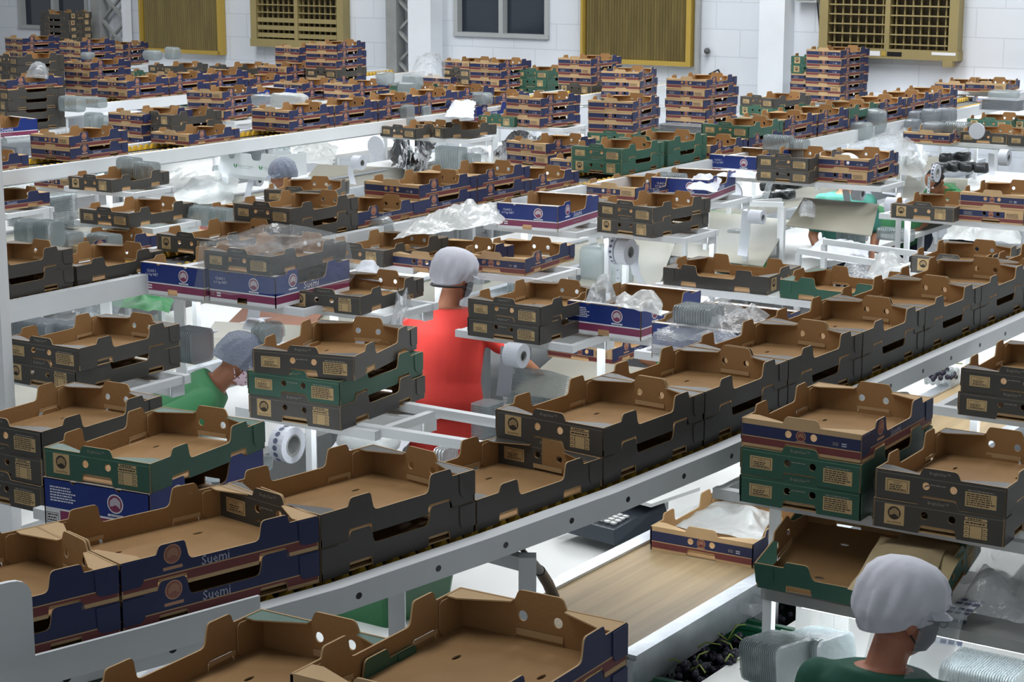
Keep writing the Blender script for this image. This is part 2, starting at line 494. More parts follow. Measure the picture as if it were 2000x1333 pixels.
def build_tray_parts(kind, lod=0):
    """list of (part name, MB) for one tray; parts with the same name are separate pieces"""
    H = HT[kind]; parts = []
    pm, pl_ = PRINT[kind]
    # floor
    b = MB(); o = [(-BL / 2 + BT, -BW / 2 + BT), (BL / 2 - BT, -BW / 2 + BT), (BL / 2 - BT, BW / 2 - BT), (-BL / 2 + BT, BW / 2 - BT)]
    hs = [] if lod else [[(sx * 0.12 + 0.016 * cos(t), sy * 0.1 + 0.006 * sin(t)) for t in [2 * pi * k / 10 for k in range(10)]] for sx, sy in ((-1, -1), (1, -1), (-1, 1), (1, 1))]
    slab(b, o, hs, 0.004, lambda u, v, w: (u, v, 0.002 + w), back=KRAFT)
    parts.append(('base_board', b))
    for var, fx in (('a', lambda p: p), ('b', far)):
        pe, ps = fx(pl_end), fx(pl_side)
        # end panel with the glued corner flaps on its inside
        b = MB(); o, hs = end_outline(kind)
        slab(b, round_poly(o, .002, 2 if lod else 3), hs, BT, pe, end_print(kind, var), cut_v=CUTV[kind], cut_u=((0.085,) if kind == 'N' and var == 'b' else ((-0.14,) if kind == 'B' and var == 'b' else ())))
        if kind != 'B':
            b.box((0, 0, 0), (0.001, 0.112, 0.014), KRAFTL, Matrix.Translation(pe(0, 0.0215, -0.003)))
        parts.append(('end_panel', b))
        for sg in (-1, 1):
            b = MB()
            if kind == 'B':
                tri = [(0.198 * sg, 0.0), (0.198 * sg, 0.045), (-0.198 * sg, 0.030), (-0.198 * sg, 0.0)] if sg == 1 else None
            else:
                tri = [(0.197 * sg, 0.002), (0.197 * sg, 0.058), (0.17 * sg, 0.060), (0.064 * sg, 0.016), (0.064 * sg, 0.002)]
            if tri:
                zt = H - 0.004
                slab(b, tri, [], 0.003, lambda u, v, w: (lambda q: (q[0], q[1], zt + w))(pe(u, 0, BT - v)), (lambda u, v: WHITEC) if kind == 'B' else (lambda u, v: KRAFTL if kind == 'N' else pm))
                parts.append(('top_flap', b))
            b = MB()
            cf = [(0.004, 0.006), (0.078, 0.006), (0.088, 0.02), (0.088, H - 0.012), (0.080, H - 0.006), (0.004, H - 0.006)]
            yy = -sg * (BW / 2 - BT - 0.001)
            slab(b, cf, [], 0.003, (lambda pe, yy, sg: lambda u, v, w: (lambda q: (q[0], q[1], v))((Vector(pe(-yy - sg * w, 0, BT - u)))))(pe, yy, sg), None)
            parts.append(('corner_flap', b))
        b = MB(); o, hs = side_outline(kind)
        slab(b, round_poly(o, .002, 2 if lod else 3), hs, BT, ps, side_print(kind), cut_v=CUTV[kind][:3] if kind in 'NB' else ())
        if kind != 'B':
            for c in (0.245, 0.755):
                b.box((0, 0, 0), (0.15 * BL, 0.001, 0.011), KRAFTL, Matrix.Translation(ps(c * BL, 0.0225, -0.003)))
            for e in (0, 1):
                lf = [(0.0, 0.020), (0.050, 0.020, .016), (0.060, 0.032, .012), (0.062, H - 0.003, .004), (0.0, H - 0.003)]
                if e: lf = [(BL - p[0],) + tuple(p[1:]) for p in reversed(lf)]
                slab(b, round_poly([p if len(p) == 3 else (p[0], p[1], 0) for p in lf], .004, 3), [], 0.0022, (lambda ps: lambda u, v, w: ps(u, v, BT + 0.0003 + w))(ps), lambda u, v: pm if kind != 'N' else NAVY, edge=pm)
        parts.append(('side_panel', b))
        dm = end_decals(kind, var, pe)
        parts += dm
        sd = side_decals(kind, ps)
        if sd: parts += sd
    return parts

TRAY = {}; TRAYL = {}
for k in 'KGNB':
    TRAY[k] = [(n, b.mesh(n)) for n, b in build_tray_parts(k)]
    j = MB()
    for n, b in build_tray_parts(k, 1): j.join(b)
    TRAYL[k] = j.mesh('cardboard_tray')
    TRAYL[k].name = 'cardboard_tray'

KIND = {'K': 'dark grey cardboard tray', 'G': 'green cardboard tray', 'N': 'navy printed cardboard tray', 'B': 'blue and white cardboard box'}
GROUP = {'K': 'dark grey fruit trays', 'G': 'green fruit trays', 'N': 'navy printed fruit trays', 'B': 'blue and white fruit boxes'}
NB = [0]; _used = set()

def put_tray(kind, cx, cy, z, yaw, label, flip=False, tilt=None):
    """one tray, its middle at cx, cy and its underside at z"""
    assert label not in _used, label
    _used.add(label)
    nw = len(label.replace('-', ' ').split())
    if nw > 16 or nw < 4: print('LABEL LENGTH', nw, label)
    if flip: yaw += pi
    name = 'cardboard_box' if kind == 'B' else 'cardboard_tray'
    if sqrt(cx * cx + cy * cy) < 14.2:
        o = empty(name, (cx, cy, z), yaw)
        for n, me in TRAY[kind]: link_mesh(n, me, o)
    else:
        o = link_mesh(name, TRAYL[kind]); o.location = (cx, cy, z); o.rotation_euler = (0, 0, yaw)
    if tilt: o.rotation_euler = (tilt[0], tilt[1], yaw)
    tag(o, label, 'box' if kind == 'B' else 'tray', GROUP[kind])
    NB[0] += 1
    return o

LV = {1: [''], 2: ['lower of two', 'upper of two'], 3: ['bottom of three', 'middle of three', 'top of three'],
      4: ['bottom of four', 'second up of four', 'third up of four', 'top of four'],
      5: ['bottom of five', 'second up of five', 'third up of five', 'fourth up of five', 'top of five'],
      6: ['bottom of six', 'second up of six', 'third up of six', 'fourth up of six', 'fifth up of six', 'top of six']}
SHELVES = []
ZTOP = {}
def stack(types, X, Y, z, yawd, rot, ph, jit=0.006):
    """a stack whose near corner stands at X, Y"""
    a = radians(yawd); d = Vector((cos(a), sin(a))); n = Vector((-sin(a), cos(a)))
    c = Vector((X, Y)) + (d * BW + n * BL if rot else d * BL + n * BW) / 2
    ax = a - pi / 2 if rot else a
    zz = z; rnd = random.Random(ph)
    for i, k in enumerate(types):
        lv = LV[len(types)][i]
        lab = KIND[k] + (', ' + lv if lv else '') + ' ' + ph
        sw = radians(rnd.uniform(-2.0, 2.0)) if i else 0.0
        if ph.startswith('beside the red-shirted') and i == 2: sw = radians(9)
        put_tray(k, c.x + rnd.uniform(-jit, jit) * (i > 0), c.y + rnd.uniform(-jit, jit) * (i > 0), zz, ax + sw, lab, flip=(rnd.random() < 0.5) if ph not in FLIPS else FLIPS[ph][i])
        zz += HT[k] + 0.0015
    SHELVES.append((c.x, c.y, z, ax, len(types), ph))
    ZTOP[ph] = (c.x, c.y, zz, ax)
FLIPS = {'beside the red-shirted worker, left': (1, 0, 0), 'right of the red-shirted worker': (0, 0), 'at right, in front of the wooden belt': (0, 0, 0),
         'at right edge above the near worker': (1, 0), 'left of the bent worker in bright green': (1, 1), 'at left, right of the white post': (1, 0),
         'just left of the white cap of the red-shirted worker': (1,), 'in the middle, in front of the blue boxes': (1, 0), 'at the left edge behind the first navy trays': (0, 1, 0),
         'right of the pair beside the red-shirted worker': (1,), 'with CLASS I print, left of the wrapped tray': (0,), 'under the film-wrapped dark tray': (0,),
         'with Suemi on its side, left of the dark middle pair': (0,), 'standing on the wooden belt with film inside': (0,), 'above and right of the red-shirted worker': (0,),
         'alone on a shelf at right, beside two navy trays': (1,), 'at the right edge, mid height': (1, 0), 'at right, with clamshells standing on top': (0, 0),
         'at right, half behind a nearer dark tray': (1,), 'cut by the right edge above the nearest conveyor': (1,), 'holding two clamshell packs, left of the clear bag': (1,),
         'alone on a shelf at left, above the conveyor chains': (0,), 'holding clamshells at upper left': (1,), 'at right, next to the dark pair of clamshells': (1, 0),
         'holding a big clear bag behind the red-shirted worker': (0,)}
STACKS = [
    ('BG', -1.053, 5.433, 1.44, 62.0, 0, 'left of the bent worker in bright green'),
    ('KKK', -1.501, 5.963, 1.37, 57.0, 0, 'at the left edge behind the first navy trays'),
    ('KGK', -0.608, 6.697, 1.45, 61.0, 0, 'beside the red-shirted worker, left'),
    ('KK', -1.669, 7.256, 1.45, 56.0, 0, 'at left, right of the white post'),
    ('K', -0.698, 8.795, 1.45, 62.0, 0, 'just left of the white cap of the red-shirted worker'),
    ('B', -1.088, 8.801, 1.48, 58.0, 0, 'under the film-wrapped dark tray'),
    ('B', -1.449, 9.015, 1.48, 58.0, 0, 'with CLASS I print, left of the wrapped tray'),
    ('KK', 0.126, 8.655, 1.34, 56.0, 0, 'right of the red-shirted worker'),
    ('B', 0.591, 8.745, 1.34, 56.0, 0, 'right of the pair beside the red-shirted worker'),
    ('B', 0.912, 7.68, 1.45, 56.0, 0, 'half covered by a clear bag'),
    ('K', 1.246, 9.305, 1.45, 59.0, 1, 'lying crosswise near the rolls of tape at right'),
    ('G', 1.767, 8.93, 1.45, 56.0, 1, 'lying crosswise behind the nearest conveyor at right'),
    ('KK', 0.813, 11.074, 1.45, 51.0, 0, 'in the middle, in front of the blue boxes'),
    ('B', 0.267, 11.176, 1.47, 63.0, 0, 'with Suemi on its side, left of the dark middle pair'),
    ('N', 0.068, 9.831, 1.45, 62.0, 0, 'above and right of the red-shirted worker'),
    ('N', -0.31, 9.831, 1.45, 56.0, 0, 'holding a big clear bag behind the red-shirted worker'),
    ('K', -0.666, 9.977, 1.47, 56.0, 0, 'holding two clamshell packs, left of the clear bag'),
    ('B', 1.276, 12.542, 1.45, 66.0, 0, 'with clamshells inside, above the dark middle pair'),
    ('N', 0.786, 12.302, 1.49, 56.0, 0, 'with kraft label, left of the blue box of clamshells'),
    ('K', 2.676, 11.69, 1.45, 58.0, 0, 'alone on a shelf at right, beside two navy trays'),
    ('NN', 3.067, 11.566, 1.45, 58.0, 0, 'at the right edge, mid height'),
    ('NN', 2.464, 13.44, 1.45, 57.0, 0, 'at right, next to the dark pair of clamshells'),
    ('KK', 2.07, 13.495, 1.45, 58.0, 0, 'at right, with clamshells standing on top'),
    ('B', 1.756, 13.728, 1.46, 58.0, 0, 'half behind the dark pair at right'),
    ('K', 2.408, 9.742, 1.45, 58.0, 0, 'at right, half behind a nearer dark tray'),
    ('K', 2.555, 9.265, 1.45, 58.0, 0, 'cut by the right edge above the nearest conveyor'),
    ('GGN', 1.049, 5.619, 1.45, 58.0, 0, 'at right, in front of the wooden belt'),
    ('KK', 1.418, 5.366, 1.45, 58.0, 0, 'at right edge above the near worker'),
    ('KK', 1.977, 6.726, 1.45, 58.0, 0, 'cut by the right edge over the wooden belt'),
    ('N', 0.833, 6.421, 1.03, 58.0, 0, 'standing on the wooden belt with film inside'),
    ('N', 0.522, 9.87, 0.97, 56.0, 0, 'low on the bench beneath the blue and white box'),
    ('N', -3.327, 14.601, 1.26, 56.0, 0, 'holding a long clear roll at upper left'),
    ('K', -2.696, 13.04, 1.45, 58.0, 0, 'holding clamshells at upper left'),
    ('K', -2.276, 11.464, 1.45, 58.0, 0, 'alone on a shelf at left, above the conveyor chains'),
    ('N', -1.834, 11.995, 1.34, 56.0, 0, 'behind the dark tray beside the yellow chains'),
    ('N', -3.536, 12.815, 1.34, 50.0, 0, 'cut by the left edge beside green containers'),
    ('N', -2.451, 10.914, 1.34, 50.0, 0, 'holding clamshells behind the second conveyor at left'),
    ('K', -1.216, 12.47, 1.45, 78.0, 0, 'behind the dark pair on the second conveyor'),
    ('K', -0.577, 16.489, 1.45, 39.0, 0, 'on a white shelf in front of the three navy trays'),
    ('K', -0.814, 16.448, 1.45, 52.0, 0, 'leftmost on the white shelf below the blue box'),
    ('B', -0.328, 17.813, 1.45, 54.0, 0, 'topped with white and blue film near the middle'),
    ('G', 0.018, 17.44, 1.45, 54.0, 0, 'between the blue box and the three navy trays'),
    ('NN', 0.267, 14.441, 1.45, 49.0, 0, 'left of the two green pairs'),
    ('N', 0.613, 14.072, 1.45, 56.0, 0, 'half hidden behind the green pairs'),
    ('NNN', 0.246, 17.304, 1.45, 49.0, 0, 'in the middle distance, left one of three'),
    ('GNNN', 0.985, 15.974, 1.45, 63.0, 0, 'in the middle distance, central one of three'),
    ('NNNNN', 1.694, 17.126, 1.45, 54.0, 0, 'in the middle distance, right one of three'),
    ('GK', 2.448, 18.352, 1.45, 43.0, 0, 'at the foot of the tall tower'),
    ('GG', 2.232, 16.051, 1.45, 55.0, 0, 'in front of the tall tower'),
    ('NNNNNN', 3.326, 19.82, 1.45, 51.0, 0, 'in the tallest tower by the right vent'),
    ('NNNGG', 3.237, 20.178, 1.45, 57.0, 0, 'just left of the tallest tower'),
    ('N', 4.561, 19.364, 1.47, 58.0, 0, 'lying near the wall at far right'),
    ('N', 4.162, 19.594, 1.47, 54.0, 0, 'by the far right wall, left one of two'),
    ('N', 4.531, 19.2, 1.61, 56.0, 0, 'by the far right wall, right one of two'),
    ('N', 4.792, 18.959, 1.63, 63.0, 0, 'by the far right wall, last one'),
    ('N', 3.602, 16.012, 1.45, 58.0, 0, 'holding shiny clamshells at far right'),
    ('K', 4.074, 16.012, 1.45, 58.0, 0, 'holding a white disc at far right'),
    ('K', 4.406, 15.746, 1.45, 58.0, 0, 'cut by the right edge at upper right'),
    ('G', 4.387, 17.126, 1.45, 58.0, 0, 'under clamshells near the right edge'),
    ('G', 4.768, 17.038, 1.45, 58.0, 0, 'cut by the right edge behind dark trays'),
    ('NNN', -3.001, 15.821, 1.45, 54.0, 0, 'behind the third conveyor at left'),
    ('KKK', -2.747, 15.746, 1.45, 54.0, 0, 'beside navy trays behind the third conveyor at left'),
    ('KKKKN', -4.403, 17.082, 1.45, 46.0, 0, 'in the left edge stack topped with navy'),
    ('B', -4.46, 16.287, 1.45, 46.0, 0, 'cut by the left edge, with Suemi on its side'),
    ('KKKKK', -5.115, 20.239, 1.45, 46.0, 0, 'at far left in front of navy stacks'),
    ('NNNN', -6.3, 25.255, 1.45, 46.0, 0, 'in the far left corner below the window'),
    ('NNNN', -4.435, 20.613, 1.45, 54.0, 0, 'at far left, left of the yellow panel'),
    ('NNN', -5.044, 25.445, 1.45, 66.0, 0, 'against the lattice column at left'),
    ('NNNN', -5.382, 24.521, 1.45, 54.0, 0, 'below the dark tower under the left window'),
    ('KKKKKK', -5.923, 26.374, 1.55, 56.0, 1, 'in the dark tower below the left window'),
    ('NK', -3.932, 22.703, 1.45, 54.0, 0, 'before the left yellow panel, right one'),
    ('BG', -4.212, 22.935, 1.3, 54.0, 0, 'before the left yellow panel, left one'),
    ('NNK', -2.997, 21.266, 1.45, 54.0, 0, 'right of the left yellow panel'),
    ('NNN', -2.658, 18.005, 1.45, 65.0, 0, 'behind the third conveyor, under blue boxes'),
    ('B', -2.522, 19.418, 1.45, 54.0, 0, 'in the left middle distance, blue and white'),
    ('G', -3.248, 19.531, 1.45, 54.0, 0, 'lying on the fourth conveyor rail at left'),
    ('NNNNN', -2.37, 21.819, 1.45, 48.0, 0, 'below the left vent, left one of two'),
    ('NNKNNN', -1.859, 20.869, 1.45, 62.0, 0, 'below the left vent, right one of two'),
    ('K', -1.788, 22.551, 1.45, 74.0, 1, 'lying crosswise at the foot of the left vent heap'),
    ('NN', -2.152, 20.118, 1.45, 54.0, 0, 'in front of the left vent heap'),
    ('NN', -1.625, 19.998, 1.45, 54.0, 0, 'right front of the left vent heap'),
    ('KKN', -0.476, 22.179, 1.45, 54.0, 0, 'below the dark middle window, left one'),
    ('NNNN', -0.124, 20.613, 1.45, 54.0, 0, 'below the dark middle window, right one'),
    ('GGG', 0.37, 20.74, 1.45, 60.0, 0, 'against the wall between window and yellow panel'),
    ('KKNNN', 0.803, 19.879, 1.45, 55.0, 0, 'left front of the right yellow panel'),
    ('KNNN', 1.256, 19.306, 1.45, 68.0, 0, 'right front of the right yellow panel'),
    ('N', -0.697, 22.179, 1.45, 54.0, 0, 'under clear bags below the lattice column'),
    ('G', -1.08, 20.613, 1.45, 54.0, 0, 'under clamshells right of the left vent heap'),
    ('K', -0.513, 20.613, 1.45, 54.0, 0, 'in front of the clear bags below the middle window'),
]
# ---------------------------------------------------------------- building shell
WO = Vector((4.5, 20.3, 0)); WE = Vector((cos(radians(146)), sin(radians(146)), 0)); WN = Vector((-cos(YAW), -sin(YAW), 0))
WROT = Matrix((WE.to_4d(), WN.to_4d(), Vector((0, 0, 1, 0)), (0, 0, 0, 1))).transposed()
for i in range(3): WROT[3][i] = 0
WMAT = Matrix.Translation(WO) @ WROT           # wall frame: x along the wall to the left, y out into the hall, z up

def structure(o): o['kind'] = 'structure'; return o

WALLM, nt, bs = new_mat('painted_block_wall')
bs.inputs['Roughness'].default_value = 0.6
tc = nt.nodes.new('ShaderNodeTexCoord'); mp = nt.nodes.new('ShaderNodeMapping'); mp.inputs['Rotation'].default_value = (pi / 2, 0, 0)
nt.links.new(tc.outputs['Object'], mp.inputs[0])
bk = nt.nodes.new('ShaderNodeTexBrick'); bk.inputs['Scale'].default_value = 1.0; bk.inputs['Brick Width'].default_value = 0.6; bk.inputs['Row Height'].default_value = 0.3
bk.inputs['Mortar Size'].default_value = 0.006
bk.inputs['Color1'].default_value = lin((226, 231, 237)); bk.inputs['Color2'].default_value = lin((221, 227, 234)); bk.inputs['Mortar'].default_value = lin((206, 212, 220))
ns = nt.nodes.new('ShaderNodeTexNoise'); ns.inputs['Scale'].default_value = 1.2; ns.inputs['Detail'].default_value = 6
mx = nt.nodes.new('ShaderNodeMixRGB'); mx.blend_type = 'MULTIPLY'; mx.inputs[0].default_value = 0.18
nt.links.new(mp.outputs[0], bk.inputs[0]); nt.links.new(tc.outputs['Object'], ns.inputs[0])
nt.links.new(bk.outputs['Color'], mx.inputs[1]); nt.links.new(ns.outputs['Fac'], mx.inputs[2]); nt.links.new(mx.outputs[0], bs.inputs['Base Color'])
WALLP = M('white_pilaster_paint', (226, 231, 236), 0.6, var=0.05, scale=2)
FLOORM = M('grey_concrete_floor', (128, 130, 130), 0.5, var=0.12, scale=1.2)
DARKW = M('dark_window_pane', (44, 54, 64), 0.12, spec=0.6)
FRAMEG = M('grey_window_frame', (168, 172, 172), 0.5)
CREAMY = M('cream_vent_plastic', (150, 136, 92), 0.5, var=0.06, scale=3)
VENTD = M('vent_dark', (52, 44, 26), 0.8)
PANELY = M('ribbed_yellow_panel', (118, 104, 60), 0.5, var=0.22, scale=2.5, stretch=(6, 1, 0.6))
FRAMEY = M('yellow_frame', (176, 148, 66), 0.5)

fl = MB(); fl.box((0, 12, -0.05), (44, 44, 0.1), FLOORM); structure(fl.obj('floor'))
w = MB()
ops = [(12.5, 13.9, 1.8, 3.4), (4.9, 6.27, 1.92, 3.2)]        # window openings: x0, x1, z0, z1
xs = sorted({-9.0, 22.0} | {o[0] for o in ops} | {o[1] for o in ops})
for a, b in zip(xs, xs[1:]):
    hit = [o for o in ops if abs(o[0] - a) < 1e-6]
    if hit:
        z0, z1 = hit[0][2:]
        w.box(((a + b) / 2, -0.1, z0 / 2), (b - a, 0.2, z0), WALLM); w.box(((a + b) / 2, -0.1, (z1 + 7) / 2), (b - a, 0.2, 7 - z1), WALLM)
    else: w.box(((a + b) / 2, -0.1, 3.5), (b - a, 0.2, 7), WALLM)
structure(w.obj('wall_back', None, WMAT))
ce = MB(); ce.box((0, 12, 7.05), (44, 44, 0.1), WALLP); structure(ce.obj('ceiling'))
for i, x in enumerate((6.62, 1.9, 17.0)):
    p = MB(); p.box((x, 0.12, 3.5), (0.30 if i else 0.34, 0.24, 7), WALLP); structure(p.obj(f'trim_{i + 1}', None, WMAT))
for i, (a, b, z0, z1) in enumerate(ops):
    t = empty(f'window_{i + 1}', (0, 0, 0)); t.matrix_basis = WMAT; structure(t)
    f = MB()
    for x in (a + 0.03, b - 0.03): f.box((x, -0.05, (z0 + z1) / 2), (0.06, 0.14, z1 - z0), FRAMEG)
    f.box(((a + b) / 2, -0.05, z0 + 0.025), (b - a, 0.16, 0.05), FRAMEG); f.box(((a + b) / 2, -0.05, z1 - 0.025), (b - a, 0.16, 0.05), FRAMEG)
    f.box(((a + b) / 2, -0.05, (z0 + z1) / 2), (0.06, 0.12, z1 - z0 - 0.1), FRAMEG); f.obj('window_frame', t)
    for x in (a * .75 + b * .25, a * .25 + b * .75):
        g = MB(); g.box((x, -0.09, (z0 + z1) / 2), ((b - a) / 2 - 0.08, 0.02, z1 - z0 - 0.1), DARKW); g.obj('pane', t)
# lattice columns
for i, x in enumerate((12.17, 7.08)):
    t = empty('lattice_column', (0, 0, 0)); t.matrix_basis = WMAT
    for xx in (x, x - 0.62):
        if xx == x or i == 1 and False:
            b = MB(); b.box((xx, 0.12, 3.2), (0.16, 0.16, 6.4), STEELD); b.obj('chord', t)
    b = MB(); b.box((x - 0.52, 0.12, 3.2), (0.08, 0.10, 6.4), WALLP); b.obj('chord', t)
    for k in range(12):
        z = 0.45 + k * 0.38
        b = MB(); b.bar((x - 0.06, 0.11, z), (x - 0.50, 0.11, z + 0.38), 0.05, 0.03, STEELD); b.obj('lacing_bar', t)
        b = MB(); b.bar((x - 0.50, 0.13, z), (x - 0.06, 0.13, z + 0.38), 0.05, 0.03, STEELD); b.obj('lacing_bar', t)
    tag(t, ['grey steel lattice column beside the left yellow panel', 'grey steel lattice column left of the dark middle window'][i], 'column', 'steel lattice columns')
# yellow ribbed panels
for i, (a, b, z0, z1) in enumerate(((11.42, 9.99, 1.56, 3.6), (4.39, 2.99, 1.68, 3.6))):
    t = empty('yellow_panel', (0, 0, 0)); t.matrix_basis = WMAT
    f = MB()
    for x, wd in ((a, .03), (b, .06)): f.box((x, 0.06, (z0 + z1) / 2), (wd, 0.10, z1 - z0), FRAMEY)
    f.box(((a + b) / 2, 0.06, z0 + 0.025), (a - b, 0.10, 0.05), FRAMEY); f.obj('panel_frame', t)
    r = MB(); n = 36
    pts = []
    for k in range(n * 2 + 1):
        x = b + 0.03 + (a - b - 0.06) * k / (n * 2); pts.append((x, 0.05 + (0.018 if k % 2 else 0)))
    vs = [(x, y, z) for z in (z0 + 0.05, z1) for x, y in pts]; m = len(pts)
    r.add(vs, [(k, k + 1, m + k + 1, m + k) for k in range(m - 1)], PANELY); r.obj('ribbed_sheet', t)
    tag(t, ['tall ribbed yellow-brown panel with yellow edge at left', 'ribbed yellow-brown panel in yellow frame between the middle and right windows'][i], 'panel', 'ribbed yellow wall panels')
# louvred air-cooler vents
for i, (a, b, z0, z1) in enumerate(((9.42, 7.87, 1.70, 3.3), (1.40, -0.17, 1.86, 3.5))):
    t = empty('louvred_vent', (0, 0, 0)); t.matrix_basis = WMAT
    f = MB(); W = a - b; xm = (a + b) / 2
    for x in (a - 0.06, b + 0.06): f.box((x, 0.07, (z0 + z1) / 2), (0.10, 0.14, z1 - z0), CREAMY)
    f.box((xm, 0.07, z0 + 0.05), (W, 0.15, 0.10), CREAMY); f.box((xm, 0.07, z1 - 0.05), (W, 0.15, 0.10), CREAMY)
    f.box((xm, 0.08, (z0 + z1) / 2), (0.055, 0.12, z1 - z0 - 0.2), CREAMY)
    f.box((b + 0.09, 0.14, z0 - 0.03), (0.10, 0.10, 0.06), CREAMY); f.obj('vent_frame', t)
    k = MB(); k.box((xm, 0.02, (z0 + z1) / 2), (W - 0.2, 0.02, z1 - z0 - 0.2), VENTD); k.obj('backing', t)
    for sx in (0, 1):
        x0, x1 = (b + 0.12, xm - 0.03) if sx else (xm + 0.03, a - 0.12)
        nz = 14
        for j in range(nz):
            z = z0 + 0.15 + j * (z1 - z0 - 0.25) / nz
            th = 0.055 if (i == 0 and j < 3) else 0.013
            s_ = MB(); s_.box(((x0 + x1) / 2, 0.11, z), (x1 - x0, 0.04, th), CREAMY); s_.obj('slat', t)
        for j in range(7):
            x = x0 + (j + 0.5) * (x1 - x0) / 7
            s_ = MB(); s_.box((x, 0.07, (z0 + z1) / 2), (0.015, 0.03, z1 - z0 - 0.2), CREAMY); s_.obj('upright_bar', t)
    if i == 1:
        d = MB(); d.box((0.52, 0.147, z0 + 0.05), (0.16, 0.004, 0.045), BLACKP); d.box((0.64, 0.147, z0 + 0.05), (0.05, 0.004, 0.045), FRAMEY); d.box((0.75, 0.147, z0 + 0.05), (0.14, 0.004, 0.05), WHITEC); d.box((-0.02, 0.147, z0 + 0.07), (0.26, 0.004, 0.03), WHITEC); d.obj('maker_badge', t)
    tag(t, ['cream louvred cooler vent above the left heap of trays', 'cream louvred cooler vent on the right part of the wall'][i], 'vent', 'louvred wall vents')
SCREW = M('dark_grey_fitting', (84, 86, 86), .5)
# pipe, junction box, wall device
t = empty('wall_pipe', (0, 0, 0)); t.matrix_basis = WMAT
b = MB(); b.tube([(2.9, 0.06, z) for z in (1.1, 2, 3, 4, 6)], 0.035, STEELD); b.obj('pipe', t)
b = MB(); b.ell((2.78, 0.05, 1.86), (0.035, 0.04, 0.035), SCREW); b.obj('junction_box', t)
tag(t, 'grey vertical pipe beside the right yellow panel', 'pipe')
t = empty('wall_device', (0, 0, 0)); t.matrix_basis = WMAT
b = MB(); b.box((1.56, 0.06, 2.50), (0.24, 0.12, 0.16), FRAMEG); b.box((1.56, 0.122, 2.49), (0.2, 0.006, 0.09), DARKW); b.obj('casing', t)
b = MB(); b.tube([(1.47, 0.03, 2.42), (1.44, 0.03, 2.2), (1.42, 0.03, 2.0), (1.40, 0.03, 1.8)], 0.008, BLACKP); b.obj('cable', t)
tag(t, 'small grey wall box with a cable left of the right vent', 'device')
b = MB(); b.tube([WMAT @ Vector(p) for p in ((2.75, 0.05, 1.6), (2.62, 0.08, 1.66), (2.52, 0.08, 1.5), (2.48, 0.06, 1.2))], 0.012, BLACKP); tag(b.obj('wall_cable'), 'dark looped cable low on the wall beside the pipe', 'cable')

# ---------------------------------------------------------------- conveyors
CONV = 1.57
R1 = [(-2.55, 2.92), (-2.15, 3.28), (-1.75, 3.62), (-1.33, 3.97), (-0.89, 4.35), (-0.48, 4.72), (-0.11, 5.13), (0.25, 5.56), (0.61, 6.04), (0.97, 6.55), (1.31, 7.02), (1.64, 7.50), (1.97, 7.97), (2.31, 8.46), (2.65, 8.95), (2.99, 9.44), (3.33, 9.93)]
def offset(pts, o):
    out = []
    for i, p in enumerate(pts):
        a = Vector(pts[max(0, i - 1)]); b = Vector(pts[min(len(pts) - 1, i + 1)]); d = (b - a).normalized()
        out.append((p[0] - d.y * o, p[1] + d.x * o))
    return out
def sweep(mb, path, y0, y1, z0, z1, mat):
    A = offset(path, y0); B = offset(path, y1)
    rings = [[(a[0], a[1], z0), (b[0], b[1], z0), (b[0], b[1], z1), (a[0], a[1], z1)] for a, b in zip(A, B)]
    return mb.loft(rings, mat, True, smooth=False)

